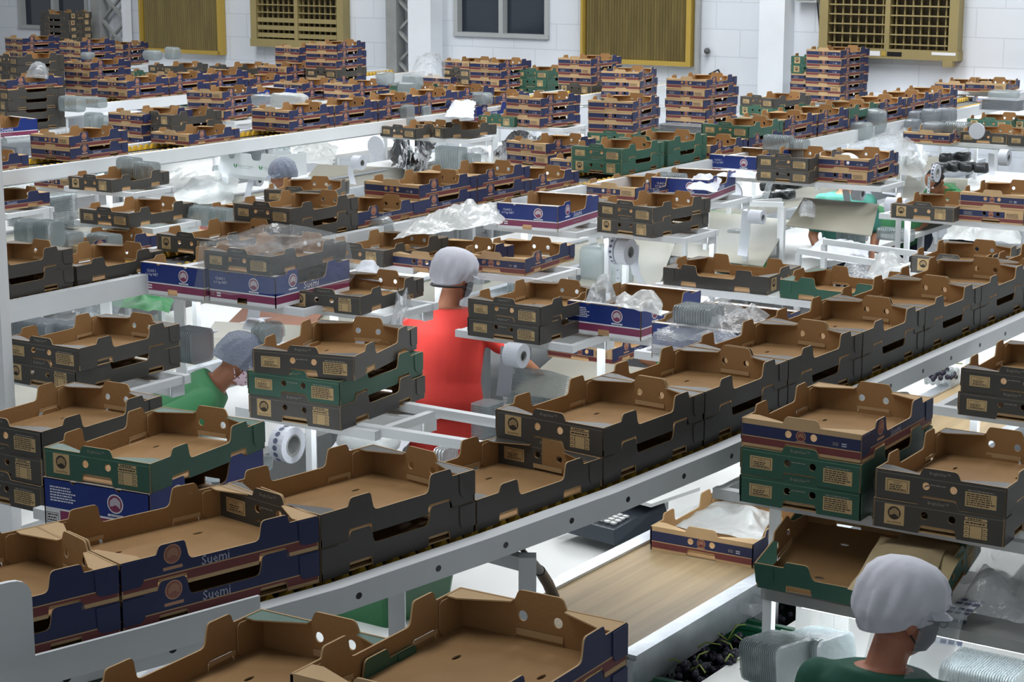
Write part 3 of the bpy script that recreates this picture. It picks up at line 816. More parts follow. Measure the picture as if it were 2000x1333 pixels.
def conveyor(path, label, legs, chain_from=0, holes=False):
    c = empty('tray_conveyor', (path[len(path) // 2][0], path[len(path) // 2][1], 0)); inv = c.matrix_basis.inverted(); inv = Matrix.Translation(-c.location)
    def put(mb, n):
        o = mb.obj(n, c, inv)
        return o
    for y0, y1 in ((-0.075, -0.025), (0.435, 0.485)):
        put(sweep(MB(), path, y0, y1, CONV - (0.066 if holes else 0.092), CONV + 0.002, STEEL), 'rail')
    put(sweep(MB(), path, -0.024, 0.434, CONV - 0.064, CONV - 0.046, BEDG), 'bed')
    for yc in (0.03, 0.38):
        ch = MB(); q = offset(path, yc); A = offset(path, yc - 0.012); B = offset(path, yc + 0.012)
        sweep(ch, path, yc - 0.014, yc + 0.014, CONV - 0.0455, CONV - 0.040, BLACKP)
        for i in range(len(q) - 1):
            p0, p1 = Vector(q[i]), Vector(q[i + 1]); L = (p1 - p0).length; n = int(L / 0.06); d = (p1 - p0).normalized(); s = Vector((-d.y, d.x))
            for k in range(n):
                m = p0 + d * ((k + 0.5) * L / n)
                h = 0.028; z0 = CONV - 0.0398
                vs = [(m.x - d.x * h + s.x * e, m.y - d.y * h + s.y * e, z0) for e in (-.012, .012)] + [(m.x + d.x * h + s.x * e, m.y + d.y * h + s.y * e, z0) for e in (-.012, .012)] + [(m.x + d.x * f + s.x * e, m.y + d.y * f + s.y * e, CONV - 0.002) for f in (-.006, .006) for e in (-.012, .012)]
                ch.add(vs, [(0, 1, 5, 4), (2, 6, 7, 3), (4, 5, 7, 6), (0, 4, 6, 2), (1, 3, 7, 5)], YELLOW)
        o = put(ch, 'link_chain'); o['kind'] = 'stuff'
    for i in legs:
        i0_, fr_ = int(i), i - int(i); q0, q1 = (Vector(offset(path, o_)[i0_]).lerp(Vector(offset(path, o_)[i0_ + 1]), fr_) for o_ in (-0.05, 0.46))
        for q in (q0, q1):
            b = MB(); b.box((q.x, q.y, (CONV - 0.1) / 2), (0.05, 0.05, CONV - 0.1), STEEL, None); put(b, 'leg')
        b = MB(); b.bar((q0.x, q0.y, CONV - 0.125), (q1.x, q1.y, CONV - 0.125), 0.04, 0.04, STEEL); put(b, 'crossbar')
    if holes:
        hb = offset(path, -0.0755)
        for i in range(3, len(path) - 1):
            a = Vector(hb[i]); e = Vector(hb[i + 1])
            for f in (0.1, 0.62):
                m = a.lerp(e, f); d = (e - a).normalized(); b = MB()
                ring = [(m.x + d.x * 0.011 * cos(t), m.y + d.y * 0.011 * cos(t), CONV - 0.034 + 0.009 * sin(t)) for t in [2 * pi * k / 10 for k in range(10)]]
                b.add(ring, [tuple(range(10))], BLACKP); put(b, 'bolt_hole')
    k0 = 8 if holes else 1
    put(sweep(MB(), path[k0:], .20, .24, CONV - .135, CONV - .10, LED), 'led_tube')
    for y0 in (.185, .242): put(sweep(MB(), path[k0:], y0, y0 + .013, CONV - .145, CONV - .097, STEEL), 'added_lamp_shield')  # side plates added to screen the glowing tube
    tag(c, label, 'conveyor', 'overhead tray conveyors')
    return c
def straight(t, s0, s1, step=1.2):
    n = int((s1 - s0) / step); return [tuple(st(s0 + (s1 - s0) * k / n, t)[:2]) for k in range(n + 1)]
cv1 = conveyor(R1, 'white nearest tray conveyor curving from lower left to right', (6.32, 10.4), holes=True)
conveyor(straight(0.0, -4.6, 9.6), 'white second tray conveyor with yellow link chains behind the red-shirted worker', (2, 5, 9))
conveyor(straight(3.66, -3.6, 9.4), 'white third tray conveyor with yellow chains at upper left', (2, 5, 8))
conveyor(straight(6.98, 1.0, 9.4), 'white fourth tray conveyor nearest the back wall', (2, 5))
# guard plates on the near rail
g = empty('guard_plate', (-0.9, 4.3, CONV)); ginv = Matrix.Translation(-g.location)
gp = R1[1:5] + [(-0.67, 4.55)]
b = sweep(MB(), gp, -0.088, -0.078, CONV - 0.03, CONV + 0.045, STEEL); b.obj('plate', g, ginv)
tag(g, 'long white guard plate along the lower left conveyor rail', 'guard')
b = MB(); og = offset(R1, -0.10); q0 = Vector(og[3]); q1 = Vector(og[4])
a1 = Vector((q0.x, q0.y, 0))
for k in range(200):
    q = q0.lerp(q1, k / 200); v = Vector((q.x, q.y, CONV)) - Vector((0, 0, CAM_H))
    if 1000 + FPX * v.x / v.dot(_fw) > 57: a1 = Vector((q.x, q.y, 0)); break
dd = (q1 - q0).normalized().to_3d(); Lg = .35
slab(b, round_poly([(0, 0, 0), (Lg, 0, 0), (Lg, 0.20, .05), (0, 0.20, 0)], .01, 5), [], 0.012, lambda u, v, w: (a1.x - dd.x * (Lg - u) + dd.y * (0.02 + w), a1.y - dd.y * (Lg - u) - dd.x * (0.02 + w), CONV + 0.045 + v), lambda u, v: STEEL, back=STEEL, edge=STEEL)
tag(b.obj('end_guard'), 'white end guard with a rounded corner at lower left edge', 'guard')
# hose hanging from the rail
b = MB(); pts = [at(1006, 1047, CONV - 0.05), at(1016, 1068, CONV - .09), at(1032, 1090, CONV - .16), at(1054, 1115, CONV - .25), at(1070, 1140, CONV - .34), at(1082, 1168, CONV - .42)]
b.tube(pts[:3], 0.008, BLACKP, 8); b.tube(pts[2:4], 0.014, STEELD, 10); b.tube(pts[3:], [0.017, 0.018, 0.019], BLACKP, 10)
tag(b.obj('cable_hose'), 'black ribbed cable hose hanging from the near rail', 'hose')

# trays on the conveyors
ORD = ['first', 'second', 'third', 'fourth', 'fifth', 'sixth', 'seventh', 'eighth', 'ninth', 'tenth', 'eleventh', 'twelfth', '13th', '14th', '15th', '16th']
def on_conveyor(name, k, layer, kind, c, yaw, flip):
    lab = f'{KIND[kind]}, {layer} layer, {ORD[k]} from left on {name}'
    put_tray(kind, c[0], c[1], CONV + (0 if layer == 'lower' else HT['K'] + .0015), yaw, lab, flip)
def resample(path, s0, step, n):
    seg = [(Vector(a), Vector(b)) for a, b in zip(path, path[1:])]; out = []
    for k in range(n):
        s = s0 + k * step
        for a, b in seg:
            L = (b - a).length
            if s <= L: out.append(a.lerp(b, s / L)); break
            s -= L
    return out
i0 = sum((Vector(b) - Vector(a)).length for a, b in zip(R1[:3], R1[1:4]))
rp = resample(R1, i0 - 0.03, 0.577, 13)
low = 'NNKKKKKKKKKK'; upp = 'NNK-KKKKKK--'
for k in range(12):
    a, b = rp[k], rp[k + 1]; d = (b - a).normalized(); yaw = atan2(d.y, d.x)
    c = (a + b) / 2 + Vector((-d.y, d.x)) * (BW / 2)
    fl_ = (k == 4)
    on_conveyor('nearest conveyor', k, 'lower', low[k], c, yaw, False)
    if upp[k] != '-': on_conveyor('nearest conveyor', k, 'upper', upp[k], c, yaw, fl_)
def conv_row(name, t, items):
    for k, (s, lo, up) in enumerate(items):
        c = st(s + BL / 2, t + BW / 2)
        on_conveyor(name, k, 'lower', lo, c, YAW, k % 2 == 0)
        if up: on_conveyor(name, k, 'upper', up, c, YAW, k % 3 == 1)
conv_row('second conveyor', 0.0, [(-3.23, 'K', 'K'), (-2.64, 'K', ''), (-1.70, 'K', ''), (-1.11, 'K', 'K'), (-0.54, 'N', ''), (0.03, 'N', 'N'), (0.61, 'N', 'N'), (1.19, 'N', ''),
         (2.30, 'G', 'G'), (2.92, 'G', 'G'), (3.55, 'N', ''), (4.15, 'N', 'G')])
conv_row('second conveyor, far part', 0.0, [(4.75, 'N', 'N'), (5.35, 'N', 'N'), (5.95, 'N', 'G'), (6.55, 'N', 'N'), (7.15, 'N', 'N'), (7.75, 'N', 'N')])
conv_row('third conveyor', 3.66, [(-0.17, 'N', ''), (0.79, 'N', 'N'), (2.01, 'N', ''), (3.18, 'N', 'N'), (3.77, 'N', 'N'), (4.36, 'N', 'N'), (4.95, 'N', 'N'), (5.54, 'N', 'N'), (6.13, 'N', '')])
conv_row('fourth conveyor', 6.98, [(4.68, 'N', 'N'), (5.27, 'N', 'N'), (5.86, 'N', 'N'), (6.45, 'N', ''), (7.04, 'N', 'N')])

for a in STACKS: stack(*a)
# ---------------------------------------------------------------- foreground stack below the near rail
fa = at(1224, 1297, 1.755); ya = radians(58)
fd = Vector((cos(ya), sin(ya), 0)); fn = Vector((-sin(ya), cos(ya), 0))
for i, (k, z) in enumerate((('N', 1.755 - 0.0895), ('N', 1.755))):
    c = fa - fd * BL / 2 + fn * BW / 2
    put_tray(k, c.x, c.y, z, ya, KIND[k] + (', big foreground one at bottom edge, ' + ['beneath', 'on top'][i]), False)
fb = at(812, 1330, 1.70)
for i, (k, z) in enumerate((('G', 1.60), ('G', 1.69))):
    c = fb - fd * BL / 2 + fn * BW / 2
    put_tray(k, c.x, c.y, z, ya, KIND[k] + (', foreground one left of the big navy tray, ' + ['beneath', 'on top'][i]), False)
SHELVES.append(((fa - fd * BL / 2 + fn * BW / 2).x, (fa - fd * BL / 2 + fn * BW / 2).y, 1.755 - 0.0895, ya, 2, 'in the foreground at the bottom edge'))
SHELVES.append(((fb - fd * BL / 2 + fn * BW / 2).x, (fb - fd * BL / 2 + fn * BW / 2).y, 1.60, ya, 2, 'in the foreground left of the big one'))

# ---------------------------------------------------------------- belts and benches under the conveyors
def sd(p): q = Vector((p[0], p[1], 0)) - P0; return q.dot(Dv), q.dot(Nv)
def oriented(mb, s0, s1, t0, t1, z0, z1, mat):
    vs = [tuple(st(s, t, z)) for s in (s0, s1) for t in (t0, t1) for z in (z0, z1)]
    return mb.add(vs, [(0, 1, 3, 2), (4, 6, 7, 5), (0, 4, 5, 1), (2, 3, 7, 6), (0, 2, 6, 4), (1, 5, 7, 3)], mat)
BZ = 1.03
for (t0, s0, s1, lab) in ((-3.87, -4.08, 3.0, 'wooden-coloured belt conveyor with zinc sides under the nearest conveyor'), (-0.05, -4.2, 9.0, 'beige belt conveyor with zinc sides under the second conveyor'),
                          (3.6, -2.0, 9.0, 'beige belt conveyor with zinc sides under the third conveyor')):
    c = empty('belt_conveyor', st(s0, t0), YAW); loc = (Matrix.Translation(st(s0, t0)) @ Matrix.Rotation(YAW, 4, 'Z')).inverted()
    def lput(m, n):
        m.v = [tuple(loc @ Vector(p)) for p in m.v]; m.obj(n, c)
    lput(oriented(MB(), s0, s1, t0 + .03, t0 + .57, BZ - .03, BZ, BELT if t0 < -3 else BELT2), 'belt')
    for a, b in ((t0, t0 + .028), (t0 + .572, t0 + .60)):
        m = MB(); oriented(m, s0, s1, a, b, BZ - .10, BZ + .012, ZINC)
        oriented(m, s0, s1, a + (.028 if a == t0 else -.03), b + (.03 if a == t0 else -.028), BZ + .002, BZ + .012, ZINC)
        lput(m, 'side_plate')
    m = MB(); oriented(m, s0 - .02, s0, t0, t0 + .6, BZ - .12, BZ - .002, ZINC); lput(m, 'end_plate')
    s = s0 + .25
    while s < s1:
        for t in (t0 + .03, t0 + .57): m = MB(); oriented(m, s - .02, s + .02, t - .02, t + .02, 0, BZ - .10, STEEL); lput(m, 'leg')
        s += 1.8
    tag(c, lab, 'conveyor', 'belt conveyors')
def bench(t0, t1, s0, s1, lab, z=0.93):
    c = empty('packing_bench', st(s0, t0)); inv = Matrix.Translation(-c.location)
    m = MB(); oriented(m, s0, s1, t0, t1, z - .035, z, TABLE); m.obj('bench_top', c, inv)
    s = s0 + .1
    while s < s1:
        for t in (t0 + .04, t1 - .04): m = MB(); oriented(m, s - .02, s + .02, t - .02, t + .02, 0, z - .035, STEEL); m.obj('leg', c, inv)
        s += 1.6
    tag(c, lab, 'bench', 'packing benches')
bench(-5.6, -4.0, -4.02, -2.0, 'white packing bench brightly lit before the near worker')
bench(-5.6, -4.0, -1.6, 4.0, 'white packing bench at the right edge of the picture')
bench(-3.2, -2.25, -5.4, 3.2, 'white packing bench left of the nearest conveyor')
bench(-1.05, -0.15, -4.6, -1.3, 'white packing bench at left in front of the second conveyor')
bench(-1.05, -0.15, 0.2, 9.0, 'white packing bench in front of the second conveyor, from the middle rightwards')
bench(0.62, 1.5, -4.0, 9.0, 'white packing bench behind the second conveyor')
bench(2.6, 3.5, -2.2, 9.0, 'white packing bench in front of the third conveyor')
bench(4.3, 5.2, 0.0, 9.0, 'white packing bench behind the third conveyor')
bench(5.9, 6.8, 1.0, 9.0, 'white packing bench in front of the fourth conveyor')

# ---------------------------------------------------------------- open shelf frames of white square tube
frames = []
for (x, y, z, ax, n, ph) in SHELVES:
    s, t = sd((x, y)); h = 0.33
    if z < 1.2: continue
    for f in frames:
        if abs(f['z'] - z) < .012 and abs(f['s'] - s) < .30 and f['t0'] - .55 < t < f['t1'] + .55:
            f['t0'] = min(f['t0'], t - h); f['t1'] = max(f['t1'], t + h); f['m'].append(s); f['ph'] += [ph]; f['s'] = sum(f['m']) / len(f['m']); break
    else: frames.append(dict(z=z, s=s, t0=t - h, t1=t + h, m=[s], ph=[ph]))
frames.sort(key=lambda f: (f['t0'], f['s']))
for i, f in enumerate(frames):
    z = f['z'] - .0005 - .001 * (i % 3); c = empty('shelf_frame', st(f['s'], f['t0'])); inv = Matrix.Translation(-c.location)
    for s in (f['s'] - .19, f['s'] + .19):
        m = MB(); m.bar(st(s, f['t0'], z - .017), st(s, f['t1'], z - .017), .034, .034, STEEL); m.obj('rail', c, inv)
    q = st(f['s'], f['t0'])
    for t in ((f['t0'] + .03, f['t1'] - .03) if q.y > 10.5 else (f['t1'] - .03,)):
        m = MB(); s = f['s'] + .19; m.bar(st(s, t, z - .034), st(s, t, .0), .03, .03, STEEL); m.obj('post', c, inv)
    for t in (f['t0'] + .02, f['t1'] - .02):
        m = MB(); m.bar(st(f['s'] - .17, t, z - .017), st(f['s'] + .17, t, z - .017), .03, .03, STEEL); m.obj('crossbar', c, inv)
    q = st(f['s'], f['t0'])
    if not (q.y < 6.6 and q.x > .5) and q.y > 4.6:
        m = MB(); m.bar(st(f['s'] + .15, f['t0'] + .03, z - .052), st(f['s'] + .15, f['t1'] - .03, z - .052), .032, .03, LED); m.obj('led_tube', c, inv)
        m = MB(); m.bar(st(f['s'] + .125, f['t0'] + .03, z - .052), st(f['s'] + .125, f['t1'] - .03, z - .052), .012, .05, STEEL); m.bar(st(f['s'] + .15, f['t0'] + .03, z - .034), st(f['s'] + .15, f['t1'] - .03, z - .034), .07, .004, STEEL)
        for e in (f['t0'] + .015, f['t1'] - .02): m.bar(st(f['s'] + .15, e, z - .055), st(f['s'] + .15, e + .01, z - .055), .07, .05, STEEL)
        m.obj('added_lamp_shield', c, inv)  # plates added to hide the tube's glow and send its light down
    tag(c, 'white shelf frame under trays ' + f['ph'][0], 'shelf', 'white shelf frames')
# the empty frame right of the red-shirted worker's stack
c = empty('shelf_frame', at(700, 838, 1.44)); inv = Matrix.Translation(-c.location)
for (a, b) in (((787, 794), (1010, 832)), ((702, 836), (962, 876))):
    m = MB(); m.bar(at(a[0], a[1], 1.44), at(b[0], b[1], 1.44), .034, .034, STEEL); m.obj('rail', c, inv)
tag(c, 'empty white shelf rails in front of the red-shirted worker', 'shelf')
# second empty frame, right of centre
c = empty('shelf_frame', at(1560, 500, 1.30)); inv = Matrix.Translation(-c.location)
for (a, b) in (((1560, 490), (1830, 532)), ((1610, 472), (1820, 500)), ((1370, 395), (1530, 400)), ((1380, 402), (1525, 392))):
    m = MB(); m.bar(at(a[0], a[1], 1.33), at(b[0], b[1], 1.33), .034, .034, STEEL); m.obj('rail', c, inv)
    for q in (a, b): q = at(q[0], q[1], 1.33); m = MB(); m.bar(q - Vector((0, 0, .017)), (q.x, q.y, 0), .03, .03, STEEL); m.obj('post', c, inv)
tag(c, 'empty white shelf rails at right over the bright bench', 'shelf')
# the big white post at the left edge
pz = at(2, 780, 1.45)
b = MB(); b.box((pz.x - .035, pz.y, 3.5), (0.14, 0.14, 7.0), STEEL); structure(b.obj('trim_4'))

# ---------------------------------------------------------------- plastic packaging
def rrect(w, h, r, n=3):
    pts = []
    for cx, cy, a0 in ((w / 2 - r, h / 2 - r, 0), (-w / 2 + r, h / 2 - r, pi / 2), (-w / 2 + r, -h / 2 + r, pi), (w / 2 - r, -h / 2 + r, 1.5 * pi)):
        for k in range(n + 1): a = a0 + pi / 2 * k / n; pts.append((cx + r * cos(a), cy + r * sin(a)))
    return pts
def nest(L, w, h, pitch, r=.03):
    """nested clamshells along x, cross-section w by h standing on z = 0"""
    mb = MB(); n = max(3, int(L / pitch)); rings = []
    for i in range(n):
        x = -L / 2 + L * i / n
        for k, sc in ((0.0, 0.87), (0.12, 1.0), (0.42, 1.0), (0.56, 0.87)):
            rings.append([(x + k * L / n, a * sc, h / 2 + b * sc) for a, b in rrect(w, h, r)])
    mb.loft(rings, CLAM, True, smooth=False)
    return mb
CL = 'stack of nested clear clamshells '
def cs(l, r, yb, hpx, z, ph, w=.12, mat=None, yaw=None, tilt=0.0, pitch=None):
    p = at((l + r) / 2, yb, z); k = ppm(p); L = (r - l) / k / .86; h = hpx / k
    mb = nest(L, w, h, pitch or max(.012, 4.2 / k), min(.03, h * .25))
    if mat: mb.mats = [mat]
    o = mb.obj('clamshell_stack'); o.location = p; o.rotation_euler = (0, tilt, YAW + pi / 2 + (yaw or 0) + pi)
    tag(o, CL + ph, 'packaging', 'stacks of clear clamshells'); return o
def cv(xc, yb, wpx, hpx, z, ph, d=.16, mat=None, yaw=0.0, pitch=.012, tilt=0):
    p = at(xc, yb, z); k = ppm(p); w = wpx / k / .95; h = hpx / k
    mb = nest(h, w, d, pitch, .03)
    if mat: mb.mats = [mat]
    # stand the nest upright: its axis x becomes z
    mm = Matrix(((0, 1, 0, 0), (0, 0, 1, -d / 2), (1, 0, 0, h / 2), (0, 0, 0, 1)))
    mb.v = [tuple(mm @ Vector(v)) for v in mb.v]
    o = mb.obj('clamshell_stack'); o.location = p; o.rotation_euler = (tilt, 0, YAW - pi / 2 + yaw)
    tag(o, CL + ph, 'packaging', 'stacks of clear clamshells'); return o
def pack(xc, yb, wpx, hpx, z, lab, d=.14, mat=CLAM, seed=1, yaw=0.0, amp=.10):
    p = at(xc, yb, z); k = ppm(p); w = wpx / k; h = hpx / k; mb = MB(); n, m = 18, 10; rings = []
    for i in range(m + 1):
        ph = -pi / 2 + pi * i / m; ph = max(min(ph, 1.53), -1.53); row = []
        for j in range(n):
            th = 2 * pi * j / n
            f = lambda c, e=.45: math.copysign(abs(c) ** e, c)
            v = Vector((w / 2 * f(cos(ph)) * f(cos(th)), d / 2 * f(cos(ph)) * f(sin(th)), h / 2 * f(sin(ph))))
            g = 1 + amp * noise.noise(v * 22 + Vector((seed * 3.1, 0, 0)))
            row.append((v.x * g, v.y * g, v.z * g + h / 2))
        rings.append(row)
    mb.loft(rings, mat, True)
    o = mb.obj('clamshell_pack'); o.location = p; o.rotation_euler = (0, 0, YAW - pi / 2 + yaw)
    return tag(o, lab, 'packaging', 'wrapped clamshell packs')
def film(pts, z, lab, mat, h=.08, seed=1, n=22, name='plastic_film', cat='film', bend=None, thick=False, fr=7.0):
    """crumpled sheet: four photo corners (x, y[, z]) on level z"""
    q = [at(p[0], p[1], p[2] if len(p) > 2 else z) for p in pts]; o = (q[0] + q[1] + q[2] + q[3]) / 4
    vs = []
    for i in range(n + 1):
        for j in range(n + 1):
            u, v = i / n, j / n
            p = (q[0] * (1 - u) + q[1] * u) * (1 - v) + (q[3] * (1 - u) + q[2] * u) * v - o
            e = min(u, 1 - u, v, 1 - v); k = min(1, e * 5)
            nn = noise.noise(p * fr + Vector((seed, seed * 2, 0))); n2 = noise.noise(p * fr * 3 + Vector((0, seed, 5)))
            dz = h * (0.35 + 0.9 * abs(nn) * 1.6 + 0.35 * n2) * (0.25 + 0.75 * k)
            if bend: dz += bend * sin(pi * u) * sin(pi * v)
            p = p + Vector((noise.noise(p * 5 + Vector((seed, 9, 1))), noise.noise(p * 5 + Vector((3, seed, 1))), 0)) * h * .35
            vs.append((p.x, p.y, p.z + dz))
    m = n + 1; mb = MB()
    mb.add(vs, [(i * m + j, (i + 1) * m + j, (i + 1) * m + j + 1, i * m + j + 1) for i in range(n) for j in range(n)], mat, None, True)
    ob = mb.obj(name); ob.location = o
    return tag(ob, lab, cat)
def bag_over(cx, cy, z, ax, lab, L=BL, W=BW, H=.12, skirt=.05, seed=2, mat=None):
    rnd = random.Random(seed); mb = MB(); rings = []; n = 44
    for (ins, zz, am) in ((-.035, -skirt, .03), (-.02, -.01, .012), (-.012, H * .5, .03), (-.006, H, .028), (.04, H + .008, .035), (.08, H - .03, .035), (.13, H - .055, .035), (.19, H - .062, .03)):
        row = []
        for k in range(n):
            a = 2 * pi * k / n; f = lambda c: math.copysign(abs(c) ** .22, c)
            x = (L / 2 - ins) * f(cos(a)); y = (W / 2 - min(ins, W / 2 - .012)) * f(sin(a)); p = Vector((x, y, zz))
            d = noise.noise(p * 11 + Vector((seed, 0, 0))) * am
            row.append((x * (1 + d), y * (1 + d * 1.4), zz + noise.noise(p * 8 + Vector((0, seed, 0))) * am * 1.3))
        rings.append(row)
    mb.loft(rings, mat or FILM, False)
    mb.add(rings[-1], [tuple(range(n))], mat or FILM, None, True)
    o = mb.obj('plastic_bag'); o.location = (cx, cy, z); o.rotation_euler = (0, 0, ax)
    return tag(o, lab, 'bag')
def roll(xc, yc, z, rpx, lab, axis='N', wd=.06, strip=None, core=True, ink=False, inner=.45, mat=PAPERW):
    p = at(xc, yc, z); k = ppm(p); r = rpx / k
    o = empty('label_roll', p); ax = {'N': Nv, 'D': Dv, 'Z': Vector((0, 0, 1)), 'M': (Nv * .8 - Dv * .6).normalized()}[axis]
    u = ax.cross(Vector((0, 0, 1))) if axis != 'Z' else Vector((1, 0, 0)); u.normalize(); v = u.cross(ax)
    def ring(rr, a): return [tuple(u * (rr * cos(2 * pi * i / 24)) + v * (rr * sin(2 * pi * i / 24)) + ax * a) for i in range(24)]
    mb = MB(); ri = r * inner
    mb.loft([ring(ri, -wd / 2), ring(r, -wd / 2), ring(r, wd / 2), ring(ri, wd / 2), ring(ri, -wd / 2)], mat, False, smooth=False); mb.obj('paper_winding', o)
    if core:
        mb = MB(); rc = ri * .98
        mb.loft([ring(rc, -wd * .52), ring(rc, wd * .52), ring(rc * .86, wd * .52), ring(rc * .86, -wd * .52), ring(rc, -wd * .52)], STEELD, False, smooth=False); mb.obj('core', o)
    if ink:
        for i in range(16):
            a = 2 * pi * i / 16; c = u * (r * 1.002 * cos(a)) + v * (r * 1.002 * sin(a)); tt = (-u * sin(a) + v * cos(a)); rr = min(wd * .32, r * .16)
            mb = MB(); nn = c.normalized() * .0008
            mb.add([tuple(c + nn + tt * (rr * cos(b)) + ax * (rr * sin(b))) for b in [2 * pi * j / 10 for j in range(10)]], [tuple(range(10))], PVTIE); mb.obj('printed_mark', o)
    if strip:
        mb = MB(); q = [at(*s_) - p for s_ in strip]; hw = wd / 2
        side = (at(strip[0][0] + 10, strip[0][1] + 1.5, strip[0][2]) - at(*strip[0])).normalized()
        vs = [tuple(c + side * e) for c in q for e in (-hw, hw)]
        mb.add(vs, [(2 * i, 2 * i + 1, 2 * i + 3, 2 * i + 2) for i in range(len(q) - 1)], mat, None, True); mb.obj('hanging_strip', o)
        if ink:
            for i in range(len(q) - 1):
                for f in (.25, .75):
                    c = q[i].lerp(q[i + 1], f) - _fw * .002; dn = (q[i + 1] - q[i]).normalized(); rr = hw * .45
                    mb = MB(); mb.add([tuple(c + side * (rr * cos(b)) + dn * (rr * sin(b))) for b in [2 * pi * j / 8 for j in range(8)]], [tuple(range(8))], PVTIE); mb.obj('printed_mark', o)
    return tag(o, lab, 'roll', None)
def sheet(pts, lab, mat=ACRYL, th=.006, name='bench_sheet', cat='sheet'):
    q = [at(*p) for p in pts]; o = q[0].copy(); mb = MB()
    vs = [tuple(p - o) for p in q] + [tuple(p - o + Vector((0, 0, th))) for p in q]
    mb.add(vs, [(3, 2, 1, 0), (4, 5, 6, 7), (0, 1, 5, 4), (1, 2, 6, 5), (2, 3, 7, 6), (3, 0, 4, 7)], mat)
    ob = mb.obj(name); ob.location = o
    return tag(ob, lab, cat)

# clamshell stacks
for a in [(236, 274, 347, 40, 1.47, 'left of two standing in the upper left dark tray'), (270, 308, 352, 36, 1.47, 'right of two standing in the upper left dark tray'),
          (42, 78, 480, 50, 1.60, 'leftmost, standing in the dark trays at left'), (80, 117, 482, 52, 1.60, 'tall, beside the leftmost one at left'),
          (118, 155, 486, 34, 1.40, 'pale, right of the tall pair at left'), (180, 232, 484, 28, 1.38, 'low, in the navy tray at left'),
          (372, 414, 440, 38, 1.40, 'left half of the row behind the yellow chains'), (416, 460, 446, 40, 1.40, 'right half of the row behind the yellow chains'),
          (462, 506, 306, 44, 1.32, 'front left in the white carton'), (508, 548, 310, 48, 1.32, 'front right in the white carton'), (500, 564, 296, 56, 1.36, 'tall, at the back of the white carton'),
          (857, 908, 336, 50, 1.40, 'wrapped, left of the lower navy pair in the middle'), (910, 934, 336, 36, 1.40, 'small, beside the wrapped one in the middle'),
          (735, 764, 246, 20, 1.50, 'low, on the leftmost dark tray of the white shelf'), (764, 806, 246, 42, 1.50, 'tall, on the leftmost dark tray of the white shelf'),
          (806, 838, 240, 34, 1.50, 'left of the blue box near the middle'),
          (1288, 1336, 366, 28, 1.50, 'in the blue and white box above the dark pair'), (1497, 1544, 310, 46, 1.54, 'left of two on the dark pair at right'), (1548, 1576, 312, 40, 1.54, 'right of two on the dark pair at right'),
          (1852, 1892, 264, 26, 1.48, 'ribbed, beside shiny ones at far right'), (1628, 1650, 276, 16, 1.50, 'low, beside the clear lumps at upper right'),
          (172, 198, 252, 32, 1.45, 'left of the lower navy pair behind the third conveyor'), (198, 216, 254, 28, 1.45, 'touching the lower navy pair behind the third conveyor'),
          (120, 164, 218, 30, 1.60, 'beside the big dark stack at far left'), (165, 206, 210, 20, 1.60, 'lying behind the big dark stack at far left'),
          (505, 540, 672, 38, 1.33, 'behind the stack of the bent worker')]:
    cs(*a)
cs(352, 402, 706, 66, 1.18, 'dark, upright beside the hairnet of the bent worker', mat=CLAMD, w=.16)
cs(1478, 1566, 1330, 86, 0.98, 'left of two big ones beside the near worker', w=.17, tilt=-.12, yaw=-.3, pitch=.008)
cs(1560, 1646, 1314, 80, 0.98, 'right of two big ones beside the near worker', w=.17, tilt=-.16, yaw=-.3, pitch=.008)
cs(1862, 1990, 1350, 60, 0.96, 'bluish, at the lower right corner', w=.2, pitch=.008)
cs(860, 884, 906, 34, 1.22, 'small, behind the single dark tray of the near row', w=.1)
cv(84, 442, 118, 66, 1.05, 'big greenish, at left below the shelf', d=.30)
cv(1042, 800, 96, 78, 0.96, 'large lids, on the bench right of the red-shirted worker', d=.22, pitch=.009, tilt=-.35)
cv(952, 866, 46, 84, 0.93, 'tall, in front of the red-shirted worker', d=.14, pitch=.009)
cv(1342, 268, 104, 26, 1.50, 'flat silvery, above the green pairs', d=.24, mat=CLAMD)
cv(1958, 214, 76, 22, 1.62, 'flat silvery, at far right upper edge', d=.24, mat=CLAMD)
for a in [(686, 488, 52, 70, 1.42, 'clear clamshell pack, left of two on the dark tray behind the clear bag'), (738, 490, 62, 68, 1.42, 'clear clamshell pack, right of two on the dark tray behind the clear bag'),
          (1164, 552, 60, 76, 0.99, 'greenish clamshell pack, left of two under the label rolls'), (1210, 562, 50, 66, 0.99, 'greenish clamshell pack, right of two under the label rolls'),
          (1676, 274, 56, 36, 1.48, 'clear lumpy pack, front one at upper right'), (1700, 262, 62, 50, 1.50, 'clear lumpy pack, taller one at upper right')]:
    pack(*a, seed=a[0])
for i, (x, y, w, h, z) in enumerate([(1782, 258, 30, 26, 1.48), (1790, 238, 28, 22, 1.55), (1818, 242, 36, 30, 1.54), (1822, 264, 40, 26, 1.48), (1848, 240, 36, 30, 1.54), (1846, 262, 22, 20, 1.48)]):
    pack(x, y, w, h, z, 'shiny clamshell pack in the heap at far right, ' + ['lower left', 'upper left', 'upper middle', 'lower middle', 'upper right', 'lower right'][i], mat=CLAMD, seed=i + 3)
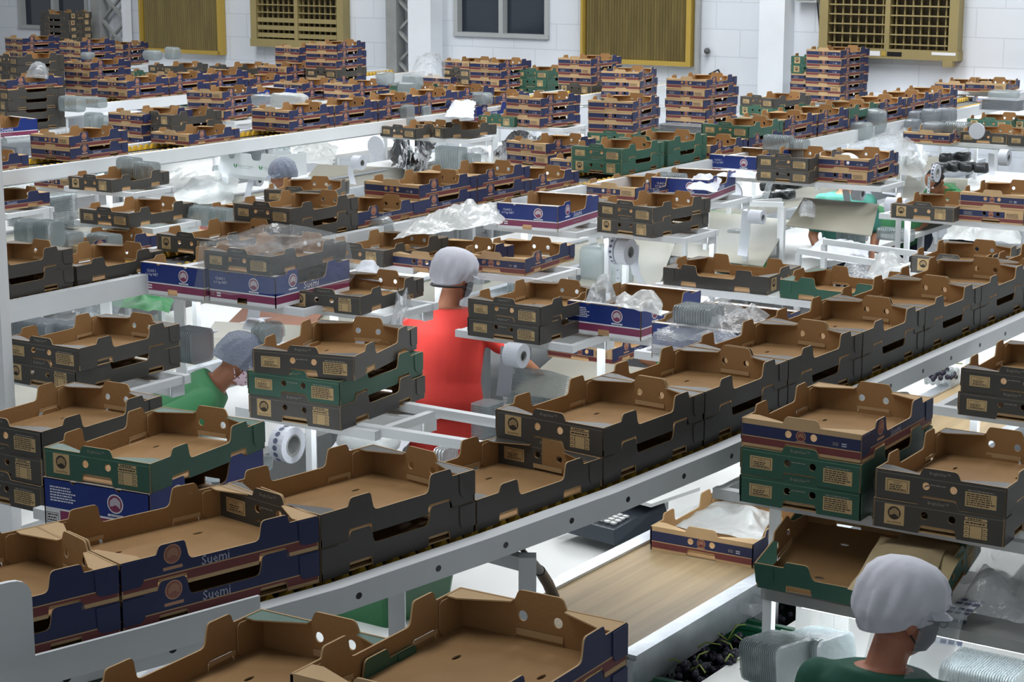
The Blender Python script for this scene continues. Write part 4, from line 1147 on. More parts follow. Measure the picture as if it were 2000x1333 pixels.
for a in [(936, 206, 54, 26, 1.60, 'grey clear pack standing above the blue box near the middle'), (752, 166, 34, 26, 1.62, 'tilted clear pack right of the left vent heap'), (806, 172, 40, 26, 1.62, 'clear pack on top of a pile below the lattice column'),
          (800, 186, 48, 26, 1.56, 'clear pack at the bottom of a pile below the lattice column'), (520, 208, 62, 24, 1.66, 'pale clear pack left of the left vent heap'), (566, 212, 84, 30, 1.66, 'white film pack among navy trays in the left middle'),
          (298, 118, 38, 20, 1.72, 'grey clear pack in front of the left yellow panel'), (338, 116, 30, 24, 1.72, 'crumpled clear pack in front of the left yellow panel'), (172, 116, 22, 14, 1.75, 'small clear pack left of the lattice column'),
          (428, 934, 70, 34, 1.36, 'clear pack, left of two behind the first dark trays'), (484, 922, 90, 34, 1.30, 'clear pack, right of two behind the first dark trays'), (720, 878, 128, 36, 1.10, 'white wrapped pack under the empty shelf rails'),
          (526, 664, 44, 36, 1.28, 'grey clear pack behind the rotated dark tray'), (1960, 196, 60, 20, 1.62, 'dark clear pack above the flat silvery ones')]:
    pack(*a, seed=a[0], mat=MILKY if 'white' in a[5] else CLAM)
b = MB(); p0_, p1_ = at(104, 336, 1.42), at(240, 332, 1.46); b.tube([p0_, p0_.lerp(p1_, .5), p1_], .055, CLAM, 14); tag(b.obj('film_roll'), 'long clear film roll lying on the navy tray at upper left', 'roll')
b = MB(); p0_, p1_ = at(8, 280, 1.5), at(58, 276, 1.5); b.tube([p0_, p1_], .055, CLAM, 14); tag(b.obj('film_roll'), 'short clear film roll at the left edge beside navy trays', 'roll')
# green crates of packs beside it
b = MB(); b.box((0, 0, .045), (.3, .25, .09), CLAMD); o = b.obj('packing_tray'); o.location = at(40, 305, 1.45); o.rotation_euler = (0, 0, YAW); tag(o, 'greenish clear box under the short film roll at left', 'packaging')

# plastic bags and films
for t_ in (('under the film-wrapped dark tray', 'K'),):
    cx, cy, z, ax = ZTOP[t_[0]]
    put_tray('K', cx - .02, cy + .02, z, ax, 'dark grey cardboard tray wrapped in clear film at left centre', False)
    bag_over(cx - .02, cy + .02, z, ax, 'clear plastic bag wrapped round a dark tray at left centre', L=BL + .04, W=BW + .06, H=.125, skirt=.09)
film([(765, 470), (985, 440), (975, 405), (830, 430)], 1.56, 'milky plastic bag spread on the tray behind the red-shirted worker', MILKY, .06, 3, bend=.04)
film([(1150, 600), (1205, 600), (1190, 575), (1165, 575)], 1.50, 'crumpled clear film peak on the blue box right of centre', FILM2, .09, 5, bend=.07)
film([(1195, 600), (1300, 620), (1290, 590), (1210, 580)], 1.50, 'crumpled white film in the blue box right of centre', MILKY, .05, 6)
film([(1275, 660), (1440, 690), (1510, 622), (1330, 600)], 1.57, 'crumpled clear bag spilling over the blue box by the nearest conveyor', FILM2, .07, 8, bend=.03)
film([(1262, 690, 1.47), (1440, 725, 1.47), (1440, 680, 1.6), (1275, 650, 1.6)], 1.5, 'clear film hanging over the front of the blue box', FILM2, .03, 11)
cs(1330, 1400, 632, 36, 1.62, 'inside the crumpled bag by the nearest conveyor', w=.14)
film([(1290, 1030), (1480, 1062), (1515, 1010), (1400, 968)], 1.06, 'white printed film in the navy tray on the belt', MILKY, .04, 12)
film([(1845, 1140), (2010, 1180), (2040, 1085), (1900, 1065)], 1.25, 'large crumpled clear bag right of the near worker', FILM2, .16, 13, bend=.14)
film([(1880, 1200), (2010, 1230), (2030, 1140), (1900, 1130)], 1.24, 'clear film sheet lying on the shelf at the right edge', FILM2, .10, 14)
for i, (pp, zz) in enumerate(((((1655, 1155), (1800, 1180), (1850, 1075), (1720, 1050)), 1.385), (((1700, 1140), (1840, 1165), (1890, 1065), (1760, 1045)), 1.37))):
    film(pp, zz, 'brown kraft paper sheet behind the near worker, ' + ['upper', 'lower'][i], PAPERK, .02, 15 + i, name='kraft_paper', cat='paper', fr=4)
film([(762, 330), (830, 345), (850, 285), (770, 275)], 1.15, 'black plastic film heap left of the wrapped clamshells', BLACKF, .14, 18, bend=.06)
film([(960, 305), (1010, 330), (1080, 275), (1000, 262)], 1.15, 'black plastic film below the left navy triple', BLACKF, .10, 19)
film([(1560, 505), (1690, 520), (1700, 480), (1600, 470)], 1.10, 'white printed film on the bright bench at right', PAPERW, .06, 20)
film([(1690, 545), (1775, 560), (1770, 510), (1710, 500)], 1.30, 'soft white plastic bag over the bench at right', MILKY, .05, 21, bend=.05)
film([(1640, 540), (1700, 560), (1720, 515), (1660, 500)], 1.2, 'crumpled clear film beside the white plastic bag', FILM2, .05, 22, bend=.04)
film([(300, 395), (450, 405), (470, 345), (330, 335)], 1.10, 'heap of white and lilac film at upper left', MILKY, .08, 23, bend=.05)
film([(1660, 290), (1780, 310), (1790, 262), (1700, 250)], 1.45, 'crumpled clear film below the lumpy packs at upper right', FILM2, .08, 24)
film([(1755, 345), (1800, 350), (1815, 300), (1760, 305)], 1.18, 'white plastic sheet at right near the tape ring', MILKY, .08, 25)
film([(770, 640), (800, 650), (800, 590), (775, 585)], 1.42, 'clear film hanging at the left arm of the red-shirted worker', FILM2, .12, 26)
film([(690, 545), (745, 552), (740, 522), (700, 518)], 1.50, 'printed film tip in the dark tray left of the white cap', PAPERW, .03, 27, bend=.02)
film([(800, 150), (868, 156), (870, 118), (815, 112)], 1.75, 'clear bag bulging below the lattice column', FILM2, .05, 28, bend=.10)
film([(868, 230), (925, 232), (930, 200), (885, 196)], 1.63, 'white and blue printed film in the blue box', PAPERW, .05, 29)
film([(165, 235), (270, 245), (280, 212), (180, 205)], 1.45, 'white film heap behind the third conveyor at left', PAPERW, .05, 30)
film([(48, 152), (95, 156), (95, 135), (60, 132)], 1.90, 'clear film bag on the big dark stack at left', FILM2, .04, 31, bend=.06)
film([(0, 380), (80, 390), (90, 350), (10, 345)], 0.98, 'dark clear film on the bench at the left edge', FILM, .08, 32)
film([(60, 640), (180, 690), (300, 640), (180, 600)], 1.0, 'clear packaging spread on the bench at left under the rail', FILM, .08, 33)
film([(640, 880), (780, 905), (800, 860), (690, 845)], 1.02, 'printed white film on the bench under the empty rails', PAPERW, .05, 34)
film([(1398, 345), (1474, 350), (1478, 336), (1408, 332)], 1.57, 'white film folded in the blue box at right', PAPERW, .025, 35)
film([(1340, 370), (1400, 378), (1410, 350), (1355, 345)], 1.55, 'crumpled white cloth in the blue box of clamshells', PAPERW, .035, 36, bend=.02)
film([(1000, 420), (1130, 440), (1160, 400), (1050, 385)], 1.42, 'clear film laid in the blue box marked Suemi', FILM, .03, 37)
film([(255, 1340), (420, 1345), (440, 1290), (330, 1275)], 1.0, 'white paper with blue marks under the near rail', PAPERW, .01, 38)
film([(1840, 470), (1990, 480), (1990, 425), (1870, 420)], 1.2, 'grey film on the bench below the navy pair at right', MILKY, .08, 39)
film([(690, 640), (720, 650), (740, 610), (700, 600)], 1.3, 'grey sleeve of film beside the bench at left centre', MILKY, .06, 40)

# label and tape rolls
roll(1222, 492, 1.32, 26, 'white label roll with a long strip, under the dark middle pair', 'N', .07, [(1240, 478, 1.34), (1238, 510, 1.25), (1242, 535, 1.15), (1256, 556, 1.06)])
roll(1206, 488, 1.32, 28, 'printed tape ring beside the white label roll', 'N', .03, [(1207, 490, 1.32), (1206, 520, 1.22), (1207, 552, 1.10)], ink=True)
roll(1478, 424, 1.36, 14, 'white label roll at the corner of the empty frame', 'N', .09, [(1458, 412, 1.38), (1456, 450, 1.24), (1452, 480, 1.12), (1450, 500, 1.06)])
roll(1676, 378, 1.36, 14, 'white label roll under the navy pair at right', 'N', .07, [(1652, 372, 1.38), (1656, 400, 1.28), (1670, 426, 1.20)])
roll(1828, 338, 1.32, 18, 'big white tape ring at right above the alone dark tray', 'N', .03, [(1815, 345, 1.32), (1814, 362, 1.24), (1813, 378, 1.18)], ink=True, inner=.5)
roll(1962, 308, 1.42, 16, 'white label roll near the right edge', 'N', .07, [(1936, 300, 1.44), (1936, 322, 1.34), (1938, 342, 1.27)])
roll(1008, 694, 1.32, 24, 'white label roll with strip beside the red sleeve', 'N', .08, [(992, 678, 1.36), (990, 710, 1.24), (986, 745, 1.12), (982, 775, 1.02)])
roll(560, 868, 1.20, 36, 'printed tape roll under the stack left of the red-shirted worker', 'N', .07, None, ink=True, inner=.6)
roll(1398, 478, 1.0, 24, 'white tape ring lying flat on the beige sheet', 'Z', .03)
roll(500, 632, 1.30, 10, 'label strip hanging under the wrapped tray', 'N', .08, [(498, 600, 1.38), (494, 622, 1.30), (484, 645, 1.2)])
roll(700, 318, 1.36, 14, 'white label roll left of the black film', 'N', .08, [(690, 312, 1.38), (684, 335, 1.28), (690, 360, 1.2)])
roll(735, 286, 1.40, 20, 'white round disc standing left of the black film', 'D', .02, None, core=False, inner=.02)
roll(500, 352, 1.25, 12, 'label roll with printed strip under the white carton', 'N', .08, [(492, 345, 1.28), (486, 372, 1.18), (480, 395, 1.08)])
roll(1350, 582, 1.38, 22, 'printed tape roll behind the crosswise dark tray', 'N', .05, None, ink=True, inner=.4)
roll(1428, 378, 1.42, 24, 'white round disc leaning on the bench right of centre', 'D', .02, None, core=False, inner=.02)
roll(1908, 256, 1.56, 16, 'white disc lying in the dark tray at far right', 'D', .02, None, core=False, inner=.02)
roll(1752, 402, 1.40, 16, 'white sheet strip hanging right of the navy pair', 'N', .14, [(1738, 345, 1.44), (1738, 362, 1.36), (1736, 380, 1.3)])
# printed label strip beside the near worker
o = empty('label_strip', at(1870, 1180, 1.24)); mb = MB(); q = [at(*s_) - o.location for s_ in ((1905, 1170, 1.275), (1878, 1185, 1.262), (1862, 1202, 1.24), (1858, 1230, 1.17), (1852, 1262, 1.08))]
side = Vector((.86, -.4, 0)).normalized()
vs = [tuple(c + side * e) for c in q for e in (-.04, .04)]
mb.add(vs, [(2 * i, 2 * i + 1, 2 * i + 3, 2 * i + 2) for i in range(4)], PAPERW, None, True); mb.obj('paper_band', o)
for i in range(4):
    for f in (.2, .6):
        for e in (-.026, -.002, .022):
            c = q[i].lerp(q[i + 1], f); dn = (q[i + 1] - q[i]) * .26; nn = side.cross(dn).normalized() * .0025; nn = nn if nn.z > 0 else -nn
            if nn.y > 0 and i > 1: nn = -nn
            mb = MB(); mb.add([tuple(c + nn + side * (e + a) + dn * b) for a, b in ((0, 0), (.018, 0), (.018, 1), (0, 1))], [(0, 1, 2, 3)], PVTIE); mb.obj('printed_label', o)
tag(o, 'white strip of dark printed labels right of the near worker', 'label')

# sheets on the benches
sheet([(1128, 560, 1.0), (1280, 578, 1.0), (1318, 478, 1.08), (1180, 462, 1.08)], 'beige clear-edged sheet on the bench under the label rolls')
sheet([(1300, 500, 1.0), (1490, 522, 1.0), (1545, 432, 1.10), (1380, 412, 1.10)], 'beige sheet with a flat tape ring on the bench right of centre')
sheet([(1535, 442, 1.18), (1702, 462, 1.18), (1716, 400, 1.30), (1570, 388, 1.30)], 'beige sheet in front of the teal-shirted worker')
sheet([(1750, 432, 1.0), (1890, 440, 1.0), (1890, 350, 1.05), (1765, 345, 1.05)], 'beige sheet on the bench by the big tape ring')
sheet([(590, 360, 1.0), (790, 372, 1.0), (800, 330, 1.04), (620, 322, 1.04)], 'beige sheet on the bench left of the black film')
sheet([(110, 462, 1.0), (200, 470, 1.0), (250, 420, 1.04), (150, 410, 1.04)], 'beige sheet on the bench under the alone dark tray at left')
sheet([(1000, 770, .97), (1180, 800, .97), (1290, 725, 1.0), (1080, 700, 1.0)], 'grey-beige sheet on the bench right of the red-shirted worker')
sheet([(380, 690, 1.0), (560, 700, 1.0), (600, 640, 1.05), (420, 630, 1.05)], 'beige sheet on the bench behind the bent worker')
sheet([(430, 650, 1.0), (600, 660, 1.0), (640, 600, 1.06), (480, 600, 1.06)], 'reddish brown board on the bench left of centre', M('brown_board', (128, 84, 62), .6, var=.1), .012)
sheet([(1340, 425, 1.05), (1440, 440, 1.05), (1450, 420, 1.05), (1390, 412, 1.05)], 'green plastic sheet under the empty frame', GREENS)
sheet([(1390, 528, .97), (1500, 540, .97), (1510, 515, .97), (1400, 505, .97)], 'green plastic sheet behind the crosswise dark tray', GREENS)
sheet([(1480, 410, 1.2), (1500, 350, 1.2), (1512, 352, 1.2), (1494, 412, 1.2)], 'narrow clear strip at the corner of the empty frame', FILM)
o = empty('leaflet_pack', at(1840, 372, 1.07)); b = MB(); b.box((0, 0, .02), (.22, .42, .04), M('leaflet_green', (46, 120, 62), .5)); b.obj('printed_stack', o); b = MB(); b.box((0, -.02, .0405), (.14, .22, .001), M('leaflet_yellow', (196, 200, 70), .5)); b.obj('printed_cover', o)
o.rotation_euler = (0, 0, YAW - 1.2); tag(o, 'green and yellow printed pack on the bench at right', 'leaflets')

film([(195, 600), (330, 615), (345, 570), (215, 548)], 1.05, 'green plastic sheet under the second conveyor at left', GREENS, .06, 51)
sheet([(150, 610, 1.05), (225, 622, 1.05), (250, 570, 1.2), (175, 560, 1.2)], 'clear acrylic panel on the bench at left under the rail', SHIELD)
for i, (x, y) in enumerate(((1500, 374), (1526, 370), (1552, 368), (1506, 392), (1538, 389))):
    pack(x, y, 26, 18, 1.12, 'black wrapped fruit pack, ' + ['left one in the back row', 'middle one in the back row', 'right one in the back row', 'left one in front', 'right one in front'][i] + ' under the dark pair at right', mat=BLACKF, seed=i)
for i, (x, y) in enumerate(((1835, 338), (1862, 335), (1890, 336), (1918, 338), (1850, 318), (1880, 316))):
    pack(x, y, 28, 20, 1.1, 'black wrapped fruit pack in the heap at upper right, ' + ['first of the front row', 'second of the front row', 'third of the front row', 'fourth of the front row', 'left one behind', 'right one behind'][i], mat=BLACKF, seed=i + 9)
cs(1815, 1868, 752, 34, BZ + .002, 'filled with dark grapes by the rail at right', w=.12, pitch=.03)

cs(40, 120, 664, 40, 1.02, 'dark, left of two rows under the second conveyor at left', mat=CLAMD, w=.16)
cs(124, 205, 672, 40, 1.02, 'dark, right of two rows under the second conveyor at left', mat=CLAMD, w=.16)
cs(300, 345, 668, 30, 1.02, 'small, on the bench below the blue and white pair', w=.12)
cs(1000, 1040, 575, 26, 1.0, 'low, behind the dark pair beside the red-shirted worker', w=.12)
cs(420, 450, 346, 22, 1.1, 'small, left of the label roll under the white carton', w=.1)
cs(690, 730, 262, 22, 1.2, 'low, on the bench right of the white carton', w=.1)
cs(1640, 1690, 470, 26, 1.0, 'on the bright bench behind the teal-shirted worker', w=.12)
cs(1720, 1780, 470, 24, 1.0, 'on the bright bench right of the teal-shirted worker', w=.12)
pack(1440, 470, 40, 22, 1.0, 'clear pack lying on the beige sheet right of the tape ring', seed=77)
pack(930, 560, 50, 34, 1.0, 'dark film pack at the shoulder of the red-shirted worker', mat=CLAMD, seed=78)
pack(1010, 545, 44, 26, 1.0, 'dark pack on the bench behind the dark pair', mat=BLACKF, seed=79)
film([(440, 480), (520, 490), (530, 455), (455, 450)], .98, 'black film on the belt under the second conveyor at left', BLACKF, .05, 61)
film([(250, 470), (330, 478), (340, 440), (262, 436)], 1.05, 'black film below the alone dark tray at left', BLACKF, .05, 62)
film([(560, 318), (650, 325), (660, 290), (580, 284)], 1.0, 'white crumpled film on the bench right of the white carton', MILKY, .08, 63)
film([(840, 322), (960, 335), (970, 300), (860, 292)], 1.0, 'clear film on the bench behind the wrapped clamshells', FILM2, .07, 64)
film([(1560, 425), (1590, 428), (1600, 400), (1565, 396)], 1.25, 'clear film hanging at the left end of the beige sheet', FILM2, .06, 65)
film([(180, 300), (330, 318), (340, 282), (210, 270)], 1.02, 'clear film scraps on the bench under the third conveyor', FILM2, .06, 66)
# ---------------------------------------------------------------- near right station
def crosswise(kind, left, z, ph, yawd=58.0, flip=False):
    """a tray whose long side faces the camera; left = its lower left front corner in the photo"""
    a = radians(yawd); d = Vector((cos(a), sin(a), 0)); n = Vector((-sin(a), cos(a), 0))
    p = at(left[0], left[1], z); c = p - n * BL / 2 + d * BW / 2
    return put_tray(kind, c.x, c.y, z + .052, a - pi / 2, KIND[kind] + ph, flip, (.27, 0))
SZ = 1.225
crosswise('G', (1476, 1148), SZ, ' lying crosswise on the shelf behind the near worker')
c = empty('shelf_frame', at(1500, 1150, SZ)); inv = Matrix.Translation(-c.location)
nl = -Nv
pa = at(1486, 1150, SZ - .017); 
m = MB(); q0 = pa; q1 = pa + nl * 1.5
vs = []
for p in (q0, q1):
    for s in (0, .52):
        for z in (-.034, .0): vs.append(tuple(p + Dv * s + Vector((0, 0, z))))
m.add(vs, [(0, 1, 3, 2), (4, 6, 7, 5), (0, 4, 5, 1), (2, 3, 7, 6), (0, 2, 6, 4), (1, 5, 7, 3)], STEELD); m.obj('shelf_board', c, inv)
for k, s in ((0.02, .02), (0.02, .5), (1.48, .5)):
    q = pa + nl * k + Dv * s; m = MB(); m.bar(q - Vector((0, 0, .034)), (q.x, q.y, 0), .03, .03, STEEL); m.obj('post', c, inv)
m = MB(); m.bar(pa + nl * .1 + Dv * .1 + Vector((0, 0, -.052)), pa + nl * 1.45 + Dv * .1 + Vector((0, 0, -.052)), .035, .03, LED); m.obj('led_tube', c, inv)
tag(c, 'worn grey shelf board behind the head of the near worker', 'shelf')
o = empty('slatted_guard', at(1565, 1190, 1.05))
for i, x in enumerate((1568, 1614, 1643)):
    p = at(x, 1250 + (x - 1568) * .2, .93); m = MB(); m.bar(p - o.location, p - o.location + Vector((0, 0, .22)), .05, .012, TABLE); m.obj('slat', o)
tag(o, 'white upright slats under the shelf, left of the near worker', 'guard')

# green crates of grapes beside the belt
def crate(x, y, z, yaw, label, grapes=True, L=.58, W=.38, H=.26):
    o = empty('plastic_crate', (x, y, z), yaw); m = MB()
    m.box((0, 0, .006), (L - .04, W - .04, .012), CRATEG); m.obj('crate_floor', o)
    def wall(A, B, place, handle):
        hs = []
        if handle: hs.append([(cx + .045 * math.copysign(abs(cos(t)) ** .5, cos(t)), H - .065 + .016 * sin(t)) for t in [2 * pi * k / 14 for k in range(14)] for cx in (0,)])
        mm = MB(); slab(mm, [(-A, 0), (A, 0), (A + .018, H), (-A - .018, H)], hs, .008, place, lambda u, v: CRATEG, back=CRATEG, edge=CRATEG)
        for r in range(4):
            zz = .03 + r * .04
            for k in range(9):
                u = -A + A * 2 * (k + .5) / 9; mm.box(place(u, zz, .009), (.006, .006, .032), CRATEG)
        p0, p1 = place(-A - .02, H, .004), place(A + .02, H, .004); mm.bar(p0, p1, .022, .014, CRATEG)
        return mm
    k = .018 / H
    wall(L / 2 - .02, 0, lambda u, v, w: (u, -(W / 2 - .02 + v * k) - w + .008, v), False).obj('crate_wall', o)
    wall(L / 2 - .02, 0, lambda u, v, w: (-u, (W / 2 - .02 + v * k) + w - .008, v), False).obj('crate_wall', o)
    wall(W / 2 - .02, 0, lambda u, v, w: (-(L / 2 - .02 + v * k) - w + .008, -u, v), True).obj('crate_wall', o)
    wall(W / 2 - .02, 0, lambda u, v, w: ((L / 2 - .02 + v * k) + w - .008, u, v), True).obj('crate_wall', o)
    tag(o, label, 'crate', 'green plastic crates')
    return o
def bunch(x, y, z, yaw, label, n=70, L=.30, W=.2, H=.09, seed=1):
    rnd = random.Random(seed); o = empty('grape_bunch', (x, y, z), yaw)
    me = MB().ell((0, 0, 0), (.0125, .0125, .014), GRAPE, 8, 5).mesh('grape')
    for i in range(n):
        a = rnd.random() * 2 * pi; r = sqrt(rnd.random()); hh = (1 - r * r) * H
        link_mesh('grape', me, o, Matrix.Translation((L / 2 * r * cos(a), W / 2 * r * sin(a), .012 + hh * rnd.uniform(.55, 1.0))))
    m = MB()
    for k in range(3):
        a = k * 2.1; m.tube([(0, 0, H * .8), (.05 * cos(a), .05 * sin(a), H + .02), (.11 * cos(a), .09 * sin(a), H + .012)], .0028, STEMG, 5)
    m.obj('stalk', o)
    return tag(o, label, 'grapes', 'bunches of dark grapes')
cp = at(1408, 1282, .93)
crate(cp.x, cp.y, .67, YAW + .05, 'green plastic crate filled with dark grapes beside the belt')
for i, (du, dv) in enumerate(((-.16, .02), (.0, -.06), (.14, .05), (-.02, .1))):
    p = Vector((cp.x, cp.y, 0)) + Dv * du + Nv * dv
    bunch(p.x, p.y, .67 + .185, YAW + i, 'bunch of dark grapes with green stalks, ' + ['nearest', 'second', 'farthest', 'left'][i] + ' in the crate by the belt', 62, .26, .2, .09, i + 2)
p = cp + Dv * .62; crate(p.x, p.y, .67, YAW, 'green plastic crate half hidden behind the slats at right')
bunch(p.x, p.y, .855, 1, 'bunch of dark grapes in the crate behind the slats', 60, .3, .22, .09, 9)
m = MB(); oriented(m, -4.6, -2.9, -4.75, -3.95, .625, .665, STEELD); tag(m.obj('low_shelf'), 'low grey shelf beside the belt carrying the green crates', 'shelf')
film([(1430, 1200), (1490, 1215), (1500, 1175), (1445, 1170)], .98, 'clear film over the grapes by the slats', FILM, .04, 44)
# dark green bin under the near rail
bp = at(762, 1185, .93); o = empty('plastic_bin', (bp.x, bp.y, .82), YAW)
rings = [[(x * k, y * k, z) for x, y in rrect(.40, .30, .03)] for k, z in ((.80, 0), (1.0, .26), (1.06, .262), (1.06, .275), (.97, .275), (.78, .01))]
mm = MB(); mm.loft(rings, M('dark_green_plastic', (22, 84, 46), .3), True, False); mm.obj('bin_shell', o)
tag(o, 'glossy dark green plastic bin under the near rail', 'bin')
bp = at(182, 1318, 1.50); mm = MB(); mm.box((0, 0, .05), (.16, .13, .10), M('dusty_dark_box', (66, 66, 62), .8, var=.2)); o = mm.obj('dark_block'); o.location = bp - Vector((0, 0, .085)); o.rotation_euler = (0, 0, YAW + .2)
tag(o, 'dusty dark block under the rail at the bottom left', 'box')
mm = MB(); mm.bar((bp.x, bp.y, 1.415), (bp.x, bp.y, .0), .05, .05, STEEL); tag(mm.obj('support_post'), 'white post carrying the dusty dark block at bottom left', 'post')
# weighing scale
wp = at(1196, 1030, .97); o = empty('weighing_scale', wp, YAW - .15)
SCB = M('scale_body', (54, 62, 70), .4); mm = MB()
mm.add([(-.17, -.15, 0), (.17, -.15, 0), (.17, .15, 0), (-.17, .15, 0), (-.15, -.13, .05), (.15, -.13, .09), (.15, .13, .09), (-.15, .13, .05)], [(3, 2, 1, 0), (4, 5, 6, 7), (0, 1, 5, 4), (1, 2, 6, 5), (2, 3, 7, 6), (3, 0, 4, 7)], SCB); mm.obj('scale_body', o)
mm = MB(); mm.box((.17, .0, .115), (.30, .34, .014), TABLE); mm.box((.17, 0, .09), (.1, .1, .04), SCB); mm.obj('platform', o)
ky = MB(); ky.box((0, 0, 0), (.016, .022, .006), TABLE); km = ky.mesh('key')
for i in range(4):
    for j in range(5): link_mesh('key', km, o, Matrix.Translation((-.115 + i * .024, -.10 + j * .03, .062 + i * .003 + .002)))
mm = MB(); mm.box((-.10, .085, .064), (.07, .07, .008), M('scale_display', (170, 182, 196), .2)); mm.obj('display', o)
tag(o, 'dark weighing scale with keypad and white platform under the near rail', 'scale')
mm = MB(); oriented(mm, 0, .02, 0, .02, 0, .02, STEEL)
o = empty('white_tray_edge', at(1240, 1000, 1.0)); mm = MB(); a_, b_ = at(1205, 1030, 1.0) - o.location, at(1290, 985, 1.0) - o.location
mm.bar(a_, b_, .07, .03, TABLE); mm.obj('bar', o); tag(o, 'white bar along the belt edge beside the weighing scale', 'bar')

# white printed carton
a = radians(56); cpos = at(515, 340, 1.30); o = empty('white_carton', cpos, a - pi / 2)
CW, CD, CH = .60, .34, .175
WC = M('white_carton_board', (216, 222, 224), .5)
def side_(placer, L, notch):
    mm = MB(); h = L / 2
    pts = [(-h, 0, 0), (h, 0, 0), (h, CH, .004)]
    if notch: pts += [(.42 * L, CH, .01), (.40 * L, CH + .012, .01), (.22 * L, CH + .012, .01), (.20 * L, CH - .05, .02), (.05 * L, CH - .05, .02), (.03 * L, CH, .01), (-.24 * L, CH, .01), (-.26 * L, CH - .05, .02), (-.34 * L, CH - .05, .02), (-.36 * L, CH, .01)]
    pts += [(-h, CH, .004)]
    slab(mm, round_poly(pts, .002), [], .005, placer, lambda u, v: WC, back=WC, edge=WC); return mm
side_(lambda u, v, w: (u, -CD / 2 - w + .005, v), CW, True).obj('long_panel', o)
side_(lambda u, v, w: (-u, CD / 2 + w - .005, v), CW, True).obj('long_panel', o)
side_(lambda u, v, w: (-CW / 2 - w + .005, -u, v), CD - .01, False).obj('end_panel', o)
side_(lambda u, v, w: (CW / 2 + w - .005, u, v), CD - .01, False).obj('end_panel', o)
mm = MB(); mm.box((0, 0, .004), (CW - .012, CD - .012, .006), WC); mm.obj('base_board', o)
d = Decal(lambda u, v, w: (u, -CD / 2 - .0002 - w, v)); LG = M('leaf_green', (40, 132, 74), .5); GI = M('grey_green_ink', (132, 160, 150), .6)
for cx in (-.14, .12):
    for sg in (-1, 1):
        d.poly([(cx, .055)] + [(cx + sg * (.012 * sin(t) + .012 * t / pi), .055 + .038 * t / pi) for t in (.6, 1.2, 1.8, 2.4, pi)] + [(cx + sg * .012 * t / pi * .5, .055 + .03 * t / pi) for t in (2.4, 1.2)], LG)
    d.text('Frutas do Campo', cx + .105, .076, .022, GI); d.rect(cx + .04, .058, cx + .16, .060, GI)
d.mb.obj('printed_label', o)
tag(o, 'white carton printed with green leaves holding grey clamshells, upper left of centre', 'box')
mm = MB(); mm.bar(cpos - Nv * -.35 - Vector((0, 0, .02)), cpos + Nv * -.4 - Vector((0, 0, .02)), .2, .034, STEEL); tag(mm.obj('carton_rest'), 'white shelf bar under the white leaf-printed carton', 'shelf')

# ---------------------------------------------------------------- people
SKIN = M('brown_skin', (150, 100, 74), .55, var=.06, scale=6)
SKINP = M('tan_skin', (168, 112, 88), .55, var=.06, scale=6)
HAIR = M('dark_hair', (34, 28, 26), .6)
TROUS = M('dark_trousers', (44, 50, 66), .8)
SHOE = M('dark_shoes', (36, 36, 38), .6)
REDC = M('red_cloth', (200, 54, 46), .75, var=.06, scale=5, bump=.35, bscale=9)
DGRC = M('dark_green_cloth', (30, 82, 66), .8, var=.06, scale=5, bump=.3, bscale=10)
BGRC = M('bright_green_cloth', (62, 126, 82), .75, var=.07, scale=5, bump=.35, bscale=9)
TEALC = M('teal_cloth', (60, 122, 108), .75, var=.06, scale=5, bump=.3, bscale=10)
CAPC = M('white_cap_cloth', (212, 214, 224), .7, var=.03, scale=6, bump=.55, bscale=13)
NETC = M_clear('hair_net', (150, 160, 180), .72, .5, bump=.9, bscale=70)
MASKF, nt, bs = new_mat('floral_mask')
v = nt.nodes.new('ShaderNodeTexVoronoi'); v.inputs['Scale'].default_value = 70
tcn = nt.nodes.new('ShaderNodeTexCoord'); nt.links.new(tcn.outputs['Object'], v.inputs[0])
rp_ = nt.nodes.new('ShaderNodeValToRGB'); rp_.color_ramp.interpolation = 'CONSTANT'; rp_.color_ramp.elements[0].color = lin((96, 60, 84)); rp_.color_ramp.elements[1].position = .28; rp_.color_ramp.elements[1].color = lin((222, 194, 206))
nt.links.new(v.outputs['Distance'], rp_.inputs[0]); nt.links.new(rp_.outputs[0], bs.inputs['Base Color'])
MASKD = M('dark_mask', (52, 48, 52), .7)

def cap_seg(mb, p, q, r0, r1, mat, n=12, flat=1.0, axis=None):
    p, q = Vector(p), Vector(q); d = (q - p); L = d.length; d.normalize()
    ref = axis or (Vector((0, 1, 0)) if abs(d.y) < .9 else Vector((0, 0, 1)))
    a = d.cross(ref).normalized(); u = a.cross(d); rings = []
    for k in range(5):
        t = pi / 2 * (1 - k / 4); rings.append((p - d * r0 * sin(t), max(r0 * cos(t), 1e-4)))
    for k in range(5):
        t = pi / 2 * k / 4; rings.append((q + d * r1 * sin(t), max(r1 * cos(t), 1e-4)))
    mb.loft([[tuple(c + a * (r * cos(2 * pi * i / n)) + u * (r * flat * sin(2 * pi * i / n))) for i in range(n)] for c, r in rings], mat, True)

def remesh(mb, name, voxel, parent, smooth=6):
    me = mb.mesh(name); o = bpy.data.objects.new(name, me); COL.objects.link(o)
    r = o.modifiers.new('r', 'REMESH'); r.mode = 'VOXEL'; r.voxel_size = voxel; r.use_smooth_shade = True
    s = o.modifiers.new('s', 'SMOOTH'); s.iterations = smooth; s.factor = .5
    dg = bpy.context.evaluated_depsgraph_get(); ev = bpy.data.meshes.new_from_object(o.evaluated_get(dg))
    o.modifiers.clear(); o.data = ev; bpy.data.meshes.remove(me)
    ev.materials.clear(); ev.materials.append(mb.mats[0])
    ev.polygons.foreach_set('use_smooth', [True] * len(ev.polygons))
    o.parent = parent
    return o

